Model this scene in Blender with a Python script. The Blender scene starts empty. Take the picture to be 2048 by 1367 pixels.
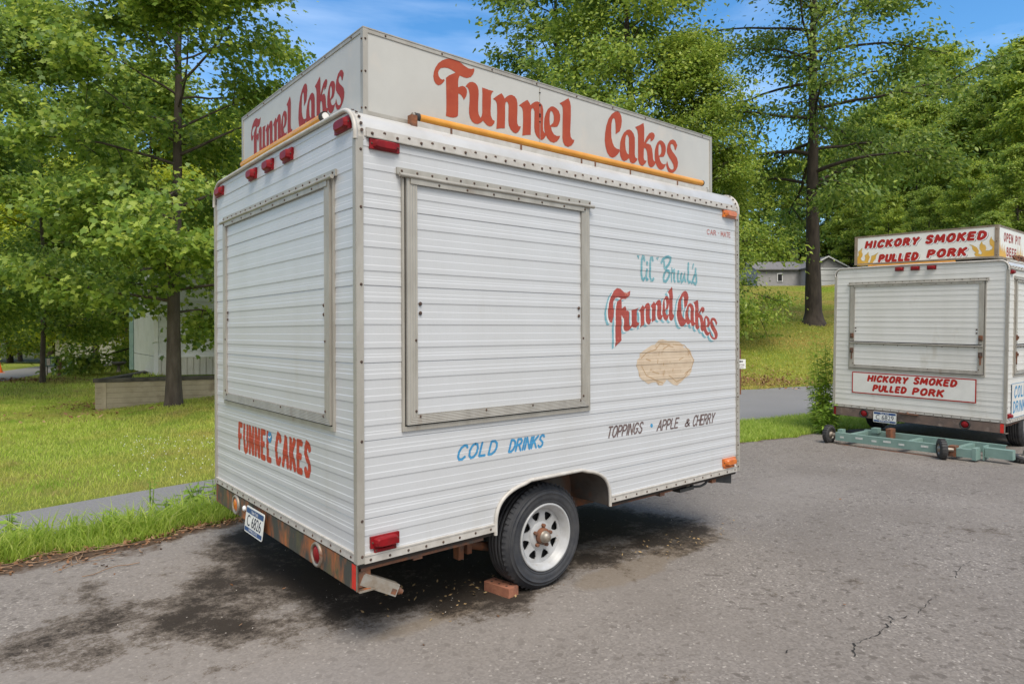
import bpy, bmesh, math, random
import numpy as np
from mathutils import Vector, Matrix
from mathutils.geometry import tessellate_polygon

SC = bpy.context.scene
COL = SC.collection
R = math.radians
random.seed(4)

# ------------------------------------------------------------------ camera
CAM = Vector((-1.3845, -2.7512, 1.475))
YAW = 50.2087
FW = Vector((math.cos(R(YAW)), math.sin(R(YAW)), 0))
RT = Vector((math.sin(R(YAW)), -math.cos(R(YAW)), 0))
cd_ = bpy.data.cameras.new("camera")
cam = bpy.data.objects.new("camera", cd_)
COL.objects.link(cam)
cd_.sensor_width = 36.0
cd_.lens = 36.0 * 1328.95 / 2048
cd_.shift_y = -0.01035
cd_.clip_end = 3000
cam.matrix_world = Matrix.Translation(CAM) @ Matrix.Rotation(R(YAW - 90), 4, 'Z') @ Matrix.Rotation(R(90), 4, 'X') @ Matrix.Rotation(-0.00388, 4, 'Z')
SC.camera = cam

# ------------------------------------------------------------------ light
SUN_EL, SUN_AZ = 58.0, YAW - 162.0        # direction the sun stands in (degrees from +X)
SKY_STRENGTH = 0.115
SUN_STRENGTH = 2.45
EXPOSURE = 0.55
w = bpy.data.worlds.new("World")
SC.world = w
w.use_nodes = True
nt = w.node_tree
nt.nodes.clear()
sky = nt.nodes.new('ShaderNodeTexSky')
sky.sky_type = 'NISHITA'
sky.sun_disc = False
sky.sun_elevation = R(SUN_EL)
sky.sun_rotation = R(90 - SUN_AZ)
sky.air_density = 1.15
sky.dust_density = 0.4
sky.ozone_density = 2.2
tc = nt.nodes.new('ShaderNodeTexCoord')
mp = nt.nodes.new('ShaderNodeMapping')
mp.inputs['Scale'].default_value = (1.2, 2.2, 9.0)
mp.inputs['Rotation'].default_value = (0.25, 0.1, 0.7)
nz = nt.nodes.new('ShaderNodeTexNoise')
nz.inputs['Scale'].default_value = 1.3
nz.inputs['Detail'].default_value = 7
nz.inputs['Roughness'].default_value = 0.55
rp = nt.nodes.new('ShaderNodeValToRGB')
rp.color_ramp.elements[0].position = 0.50
rp.color_ramp.elements[0].color = (0, 0, 0, 1)
rp.color_ramp.elements[1].position = 0.88
rp.color_ramp.elements[1].color = (0.5, 0.5, 0.5, 1)
mx = nt.nodes.new('ShaderNodeMix')
mx.data_type = 'RGBA'
mx.inputs[7].default_value = (6.5, 7.6, 9.5, 1)
bg = nt.nodes.new('ShaderNodeBackground')
bg.inputs['Strength'].default_value = SKY_STRENGTH
wo = nt.nodes.new('ShaderNodeOutputWorld')
L = nt.links.new
L(tc.outputs['Generated'], mp.inputs['Vector'])
L(mp.outputs['Vector'], nz.inputs['Vector'])
L(nz.outputs['Fac'], rp.inputs['Fac'])
L(rp.outputs['Color'], mx.inputs[0])
hsv = nt.nodes.new('ShaderNodeHueSaturation')
hsv.inputs['Saturation'].default_value = 1.33
hsv.inputs['Value'].default_value = 1.22
L(sky.outputs['Color'], hsv.inputs['Color'])
L(hsv.outputs['Color'], mx.inputs[6])
# unseen white cloud added to the sky behind the photographer, as neutral fill light
dt = nt.nodes.new('ShaderNodeVectorMath')
dt.operation = 'DOT_PRODUCT'
dt.inputs[1].default_value = (-FW.x, -FW.y, 0.35)
L(tc.outputs['Generated'], dt.inputs[0])
mr = nt.nodes.new('ShaderNodeMapRange')
mr.interpolation_type = 'SMOOTHSTEP'
mr.inputs[1].default_value = -0.05
mr.inputs[2].default_value = 0.55
mr.inputs[4].default_value = 0.92
L(dt.outputs['Value'], mr.inputs[0])
mx2 = nt.nodes.new('ShaderNodeMix')
mx2.data_type = 'RGBA'
mx2.inputs[7].default_value = (6.0, 6.0, 6.1, 1)
L(mr.outputs[0], mx2.inputs[0])
L(mx.outputs[2], mx2.inputs[6])
L(mx2.outputs[2], bg.inputs['Color'])
L(bg.outputs['Background'], wo.inputs['Surface'])

sl = bpy.data.lights.new("sun", 'SUN')
sl.energy = SUN_STRENGTH
sl.angle = R(30)
sl.color = (1.0, 0.94, 0.86)
sun = bpy.data.objects.new("sun", sl)
COL.objects.link(sun)
sd = Vector((math.cos(R(SUN_EL)) * math.cos(R(SUN_AZ)), math.cos(R(SUN_EL)) * math.sin(R(SUN_AZ)), math.sin(R(SUN_EL))))
sun.rotation_euler = sd.to_track_quat('Z', 'Y').to_euler()
sun.location = (0, -10, 20)
SC.view_settings.view_transform = 'Standard'
SC.view_settings.look = 'None'
SC.view_settings.exposure = EXPOSURE
SC.view_settings.gamma = 1.0
SC.cycles.max_bounces = 8
SC.cycles.transparent_max_bounces = 8

# ------------------------------------------------------------------ helpers
def c2w(cx, cdp):
    "metres right of / ahead of the photographer -> world x, y"
    p = CAM + FW * cdp + RT * cx
    return p.x, p.y

def lin(r, g, b):
    f = lambda c: (c / 255 / 12.92) if c / 255 <= 0.04045 else ((c / 255 + 0.055) / 1.055) ** 2.4
    return (f(r), f(g), f(b), 1)

def tag(o, label=None, cat=None, group=None, kind=None):
    if label: o['label'] = label
    if cat: o['category'] = cat
    if group: o['group'] = group
    if kind: o['kind'] = kind
    return o

def thing(name, label, cat, loc=(0, 0, 0), rot=(0, 0, 0), group=None):
    o = bpy.data.objects.new(name, None)
    o.empty_display_size = 0.2
    COL.objects.link(o)
    o.location = loc
    o.rotation_euler = rot
    return tag(o, label, cat, group)

def link(name, me, parent=None):
    o = bpy.data.objects.new(name, me)
    COL.objects.link(o)
    if parent: o.parent = parent
    return o

def copy_tree(o, parent=None):
    c = o.copy()
    COL.objects.link(c)
    if parent: c.parent = parent
    for ch in list(o.children):
        copy_tree(ch, c)
    return c

MATS = {}
def mat(name, c1, c2=None, scale=8.0, rough=0.6, metal=0.0, bump=0.0, bscale=None, detail=6, lo=0.35, hi=0.65, stretch=(1, 1, 1), c3=None, s3=2.0, t3=(0.55, 0.7), spec=0.5, coat=0.0):
    if name in MATS: return MATS[name]
    m = bpy.data.materials.new(name)
    m.use_nodes = True
    n = m.node_tree.nodes
    l = m.node_tree.links.new
    b = n['Principled BSDF']
    b.inputs['Roughness'].default_value = rough
    b.inputs['Metallic'].default_value = metal
    b.inputs['Specular IOR Level'].default_value = spec
    b.inputs['Coat Weight'].default_value = coat
    b.inputs['Base Color'].default_value = c1
    if c2 is not None or bump:
        t = n.new('ShaderNodeTexCoord')
        mpn = n.new('ShaderNodeMapping')
        mpn.inputs['Scale'].default_value = stretch
        l(t.outputs['Object'], mpn.inputs['Vector'])
        def noise(s, d=detail):
            z = n.new('ShaderNodeTexNoise')
            z.inputs['Scale'].default_value = s
            z.inputs['Detail'].default_value = d
            z.inputs['Roughness'].default_value = 0.6
            l(mpn.outputs['Vector'], z.inputs['Vector'])
            return z.outputs['Fac']
        def step(v, a, bb):
            q = n.new('ShaderNodeMapRange')
            q.inputs[1].default_value = a
            q.inputs[2].default_value = bb
            l(v, q.inputs[0])
            return q.outputs[0]
        def mix(f, a, bcol):
            q = n.new('ShaderNodeMix')
            q.data_type = 'RGBA'
            l(f, q.inputs[0])
            if isinstance(a, tuple): q.inputs[6].default_value = a
            else: l(a, q.inputs[6])
            q.inputs[7].default_value = bcol
            return q.outputs[2]
        col = c1
        if c2 is not None:
            col = mix(step(noise(scale), lo, hi), c1, c2)
        if c3 is not None:
            col = mix(step(noise(s3), *t3), col, c3)
        if not isinstance(col, tuple):
            l(col, b.inputs['Base Color'])
        if bump:
            bn = n.new('ShaderNodeBump')
            bn.inputs['Strength'].default_value = bump
            bn.inputs['Distance'].default_value = 0.02
            l(noise(bscale or scale * 4, 4), bn.inputs['Height'])
            l(bn.outputs['Normal'], b.inputs['Normal'])
    MATS[name] = m
    return m

class MB:
    "collects geometry, then becomes ONE mesh object"
    def __init__(s): s.v = []; s.f = []; s.mi = []; s.sm = []; s.mats = []
    def m(s, mt):
        if mt not in s.mats: s.mats.append(mt)
        return s.mats.index(mt)
    def add(s, vs, fs, mt, smooth=False):
        k = len(s.v); i = s.m(mt)
        s.v += [tuple(p) for p in vs]
        for f in fs:
            s.f.append([a + k for a in f]); s.mi.append(i); s.sm.append(smooth)
    def box(s, lo, hi, mt, fn=None, rot=None, c=None):
        x0, y0, z0 = lo; x1, y1, z1 = hi
        vs = [Vector(p) for p in ((x0, y0, z0), (x1, y0, z0), (x1, y1, z0), (x0, y1, z0), (x0, y0, z1), (x1, y0, z1), (x1, y1, z1), (x0, y1, z1))]
        if rot is not None: vs = [rot @ p for p in vs]
        if c is not None: vs = [p + Vector(c) for p in vs]
        if fn: vs = [fn(*p) for p in vs]
        s.add(vs, [(0, 3, 2, 1), (4, 5, 6, 7), (0, 1, 5, 4), (1, 2, 6, 5), (2, 3, 7, 6), (3, 0, 4, 7)], mt)
    def tube(s, path, r, mt, n=10, cap=True, smooth=True):
        path = [Vector(p) for p in path]
        rs = r if isinstance(r, (list, tuple)) else [r] * len(path)
        up = None; rings = []
        for i, p in enumerate(path):
            t = (path[min(i + 1, len(path) - 1)] - path[max(i - 1, 0)]).normalized()
            if up is None:
                up = Vector((0, 0, 1)) if abs(t.z) < 0.9 else Vector((1, 0, 0))
            a = t.cross(up)
            if a.length < 1e-4: a = t.orthogonal()
            a.normalize(); up = a.cross(t).normalized()
            rings.append([p + (a * math.cos(2 * math.pi * j / n) + up * math.sin(2 * math.pi * j / n)) * rs[i] for j in range(n)])
        vs = [q for g in rings for q in g]
        fs = [(i * n + j, i * n + (j + 1) % n, (i + 1) * n + (j + 1) % n, (i + 1) * n + j) for i in range(len(path) - 1) for j in range(n)]
        s.add(vs, fs, mt, smooth)
        if cap:
            k = (len(path) - 1) * n
            s.add(rings[0], [tuple(range(n - 1, -1, -1))], mt)
            s.add(rings[-1], [tuple(range(n))], mt)
    def lathe(s, prof, mt, c, axis=(0, 1, 0), n=48, smooth=True):
        "prof: list of (radius, along axis)"
        ax = Vector(axis).normalized()
        a = ax.orthogonal().normalized(); b = ax.cross(a)
        c = Vector(c)
        vs = [c + ax * h + (a * math.cos(2 * math.pi * j / n) + b * math.sin(2 * math.pi * j / n)) * r for r, h in prof for j in range(n)]
        fs = [(i * n + j, i * n + (j + 1) % n, (i + 1) * n + (j + 1) % n, (i + 1) * n + j) for i in range(len(prof) - 1) for j in range(n)]
        s.add(vs, fs, mt, smooth)
    def prism(s, pts, h, mt, fn):
        "2D outline (u, z) between out=h[0] and out=h[1], placed with fn(u, z, out)"
        n = len(pts)
        tr = tessellate_polygon([[Vector((p[0], p[1], 0)) for p in pts]])
        s.add([fn(u, z, h[0]) for u, z in pts] + [fn(u, z, h[1]) for u, z in pts],
              [tuple(t) for t in tr] + [tuple(a + n for a in t) for t in tr] + [(i, (i + 1) % n, n + (i + 1) % n, n + i) for i in range(n)], mt)
    def build(s, name, parent=None, recalc=True):
        me = bpy.data.meshes.new(name)
        me.from_pydata(s.v, [], s.f)
        for mt in s.mats: me.materials.append(mt)
        me.polygons.foreach_set('material_index', s.mi)
        me.polygons.foreach_set('use_smooth', s.sm)
        if recalc:
            bm = bmesh.new(); bm.from_mesh(me)
            bmesh.ops.recalc_face_normals(bm, faces=bm.faces)
            bm.to_mesh(me); bm.free()
        me.update()
        return link(name, me, parent)

def fast_mesh(name, V, F, mt, attr=None, smooth=False):
    "V (n,3) array, F (m,k) array of equal-sized faces"
    me = bpy.data.meshes.new(name)
    me.vertices.add(len(V)); me.vertices.foreach_set('co', np.asarray(V, np.float32).ravel())
    k = F.shape[1]
    me.loops.add(F.size); me.loops.foreach_set('vertex_index', F.astype(np.int32).ravel())
    me.polygons.add(len(F))
    me.polygons.foreach_set('loop_start', np.arange(0, F.size, k, dtype=np.int32))
    me.polygons.foreach_set('loop_total', np.full(len(F), k, np.int32))
    me.materials.append(mt)
    if smooth: me.polygons.foreach_set('use_smooth', np.ones(len(F), bool))
    if attr:
        for nm, a in attr.items():
            at = me.attributes.new(nm, 'FLOAT', 'POINT')
            at.data.foreach_set('value', np.asarray(a, np.float32))
    me.update(calc_edges=True)
    return me

# ---- painted lettering: flat shapes laid on a surface
class Paint:
    def __init__(s): s.items = []; s.groups = [s.items]
    def new(s):
        "the following marks become an object of their own"
        if s.items: s.items = []; s.groups.append(s.items)
    def poly(s, loops, mt, o=0.0): s.items.append((loops, mt, o))
    def stroke(s, pts, wd, mt, o=0.0, wide=None):
        pts = [Vector(p) for p in pts]
        if len(pts) < 2: return
        Ls, Rs = [], []
        for i, p in enumerate(pts):
            a = (pts[i] - pts[i - 1]).normalized() if i else None
            b = (pts[i + 1] - pts[i]).normalized() if i < len(pts) - 1 else None
            if a is None: a = b
            if b is None: b = a
            t = (a + b)
            t = t.normalized() if t.length > 1e-3 else a
            nn = Vector((-t.y, t.x))
            k = 1 / max(0.6, nn.dot(Vector((-a.y, a.x))))
            hw = wd / 2 * (wide[i] if wide else 1)
            Ls.append(p + nn * hw * k); Rs.append(p - nn * hw * k)
        d0 = (pts[0] - pts[1]).normalized() * wd * 0.3
        d1 = (pts[-1] - pts[-2]).normalized() * wd * 0.3
        for i in range(len(pts) - 1):
            s.items.append(([[tuple(Ls[i]), tuple(Rs[i]), tuple(Rs[i + 1]), tuple(Ls[i + 1])]], mt, o))
        s.items.append(([[tuple(Ls[0]), tuple(Ls[0] * .75 + Rs[0] * .25 + d0), tuple(Rs[0] * .75 + Ls[0] * .25 + d0), tuple(Rs[0])]], mt, o))
        s.items.append(([[tuple(Ls[-1]), tuple(Ls[-1] * .75 + Rs[-1] * .25 + d1), tuple(Rs[-1] * .75 + Ls[-1] * .25 + d1), tuple(Rs[-1])]], mt, o))
    def build(s, name, parent, fn, prof=None, cuts=()):
        r = None
        for g in s.groups:
            if g: r = s.build_one(g, name, parent, fn, prof, cuts)
        return r
    def build_one(s, items, name, parent, fn, prof=None, cuts=()):
        bm = bmesh.new()
        mats = []
        for loops, mt, o in items:
            if mt not in mats: mats.append(mt)
            i = mats.index(mt)
            flat = [p for lp in loops for p in lp]
            tr = tessellate_polygon([[Vector((p[0], p[1], 0)) for p in lp] for lp in loops])
            vs = [bm.verts.new((p[0], o, p[1])) for p in flat]
            for t in tr:
                try:
                    f = bm.faces.new([vs[a] for a in t]); f.material_index = i
                except ValueError: pass
        if prof:
            zs = [v.co.z for v in bm.verts]
            z0, z1 = min(zs), max(zs)
            for c in cuts:
                if z0 < c < z1:
                    bmesh.ops.bisect_plane(bm, geom=bm.verts[:] + bm.edges[:] + bm.faces[:], plane_co=(0, 0, c), plane_no=(0, 0, 1), dist=1e-5)
        for v in bm.verts:
            u, o, z = v.co
            v.co = fn(u, z, o + 0.0012 + (prof(z) if prof else 0))
        ref = (fn(0, 0, 1) - fn(0, 0, 0))
        bm.normal_update()
        for f in bm.faces:
            if f.normal.dot(ref) < 0: f.normal_flip()
        me = bpy.data.meshes.new(name)
        bm.to_mesh(me); bm.free()
        for mt in mats: me.materials.append(mt)
        return link(name, me, parent)

CAPS = {
 'A': (.62, [[(0, 0), (.34, 1)], [(.34, 1), (.6, 0)], [(.12, .36), (.5, .36)]]),
 'B': (.52, [[(0, 0), (0, 1)], [(0, .97), (.35, .95), (.44, .76), (.33, .56), (.03, .53)], [(.3, .53), (.5, .38), (.48, .14), (.32, .03), (0, .03)]]),
 'C': (.58, [[(.56, .8), (.47, .96), (.3, 1), (.12, .85), (.02, .55), (.03, .25), (.16, .03), (.36, .02), (.54, .18)]]),
 'D': (.58, [[(.02, 0), (.02, 1)], [(.02, .98), (.28, .96), (.48, .78), (.54, .5), (.46, .2), (.26, .03), (.02, .02)]]),
 'E': (.5, [[(0, 0), (0, 1)], [(0, .97), (.46, .97)], [(0, .52), (.38, .52)], [(0, .03), (.46, .03)]]),
 'F': (.48, [[(0, 0), (0, 1)], [(0, .97), (.46, .97)], [(0, .52), (.38, .52)]]),
 'G': (.6, [[(.54, .82), (.44, .97), (.28, 1), (.1, .82), (.02, .5), (.05, .2), (.2, .02), (.4, .06), (.53, .25), (.54, .46), (.32, .46)]]),
 'H': (.58, [[(0, 0), (0, 1)], [(.54, 0), (.54, 1)], [(0, .5), (.54, .5)]]),
 'I': (.1, [[(.03, 0), (.03, 1)]]),
 'K': (.56, [[(0, 0), (0, 1)], [(.5, 1), (.04, .46)], [(.16, .58), (.54, 0)]]),
 'L': (.48, [[(0, 1), (0, .03)], [(0, .03), (.44, .03)]]),
 'M': (.74, [[(0, 0), (.06, 1)], [(.06, 1), (.36, .25)], [(.36, .25), (.66, 1)], [(.66, 1), (.72, 0)]]),
 'N': (.58, [[(0, 0), (0, 1)], [(0, 1), (.52, 0)], [(.52, 0), (.52, 1)]]),
 'O': (.62, [[(.3, 1), (.12, .88), (.02, .55), (.06, .2), (.22, .01), (.42, .06), (.56, .3), (.58, .64), (.48, .92), (.3, 1)]]),
 'P': (.52, [[(0, 0), (0, 1)], [(0, .97), (.32, .96), (.48, .8), (.45, .58), (.28, .45), (.02, .44)]]),
 'R': (.56, [[(0, 0), (0, 1)], [(0, .97), (.32, .96), (.46, .8), (.43, .6), (.26, .5), (.02, .49)], [(.24, .49), (.54, 0)]]),
 'S': (.52, [[(.5, .82), (.4, .97), (.22, 1), (.07, .86), (.07, .68), (.25, .53), (.44, .4), (.48, .2), (.36, .03), (.16, .01), (.01, .17)]]),
 'T': (.54, [[(.27, 0), (.27, 1)], [(0, .97), (.54, .97)]]),
 'U': (.58, [[(.02, 1), (.02, .3), (.12, .06), (.28, .0), (.44, .06), (.54, .3), (.54, 1)]]),
 'Y': (.56, [[(0, 1), (.26, .48)], [(.54, 1), (.26, .48), (.22, 0)]]),
 '&': (.6, [[(.58, .02), (.2, .62), (.18, .88), (.32, 1), (.44, .86), (.36, .66), (.06, .36), (.03, .14), (.2, .0), (.4, .1), (.55, .42)]]),
 ' ': (.34, []),
}
def caps(paint, text, u0, z0, u1, h, wd, mt, slant=0.0, flip=1, o=0.0, rise=0.0, gap=.2, dx=0, dz=0):
    "hand-lettered capitals from u0 to u1 (either direction), height h"
    tot = sum(CAPS[c][0] + gap for c in text) - gap
    k = (u1 - u0) / (tot + abs(slant) * 0.0)
    x = 0.0
    for j, c in enumerate(text):
        wch, st = CAPS[c]
        for q, s in enumerate(st):
            pts = []
            for (a, b) in s:
                pts.append((u0 + k * (x + a) + slant * b * h * (1 if k > 0 else -1) + dx, z0 + b * h + rise * (x / tot) + dz))
            paint.stroke(pts, wd, mt, o + (q % 4) * 0.00012)
        x += wch + gap

def font_text(text, size, mt, name, parent, fn, u0, z0, width=None, o=0.0, flip=False, prof=None, bold=0.0):
    cu = bpy.data.curves.new('t', 'FONT')
    cu.body = text; cu.size = size; cu.fill_mode = 'FRONT'; cu.offset = bold
    ob = bpy.data.objects.new('t', cu)
    COL.objects.link(ob)
    dg = bpy.context.evaluated_depsgraph_get()
    me = bpy.data.meshes.new_from_object(ob.evaluated_get(dg))
    bpy.data.objects.remove(ob); bpy.data.curves.remove(cu)
    xs = [v.co.x for v in me.vertices]
    if not xs: return None
    lo, hi = min(xs), max(xs)
    k = (width / (hi - lo)) if width else 1.0
    for v in me.vertices:
        u = (v.co.x - lo) * k
        v.co = fn(u0 - u if flip else u0 + u, z0 + v.co.y, o + 0.0012 + (prof(z0 + v.co.y) if prof else 0))
    ref = fn(0, 0, 1) - fn(0, 0, 0)
    bm = bmesh.new(); bm.from_mesh(me); bm.normal_update()
    for f in bm.faces:
        if f.normal.dot(ref) < 0: f.normal_flip()
    bm.to_mesh(me); bm.free()
    me.materials.clear(); me.materials.append(mt)
    me.name = name
    return link(name, me, parent)

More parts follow.
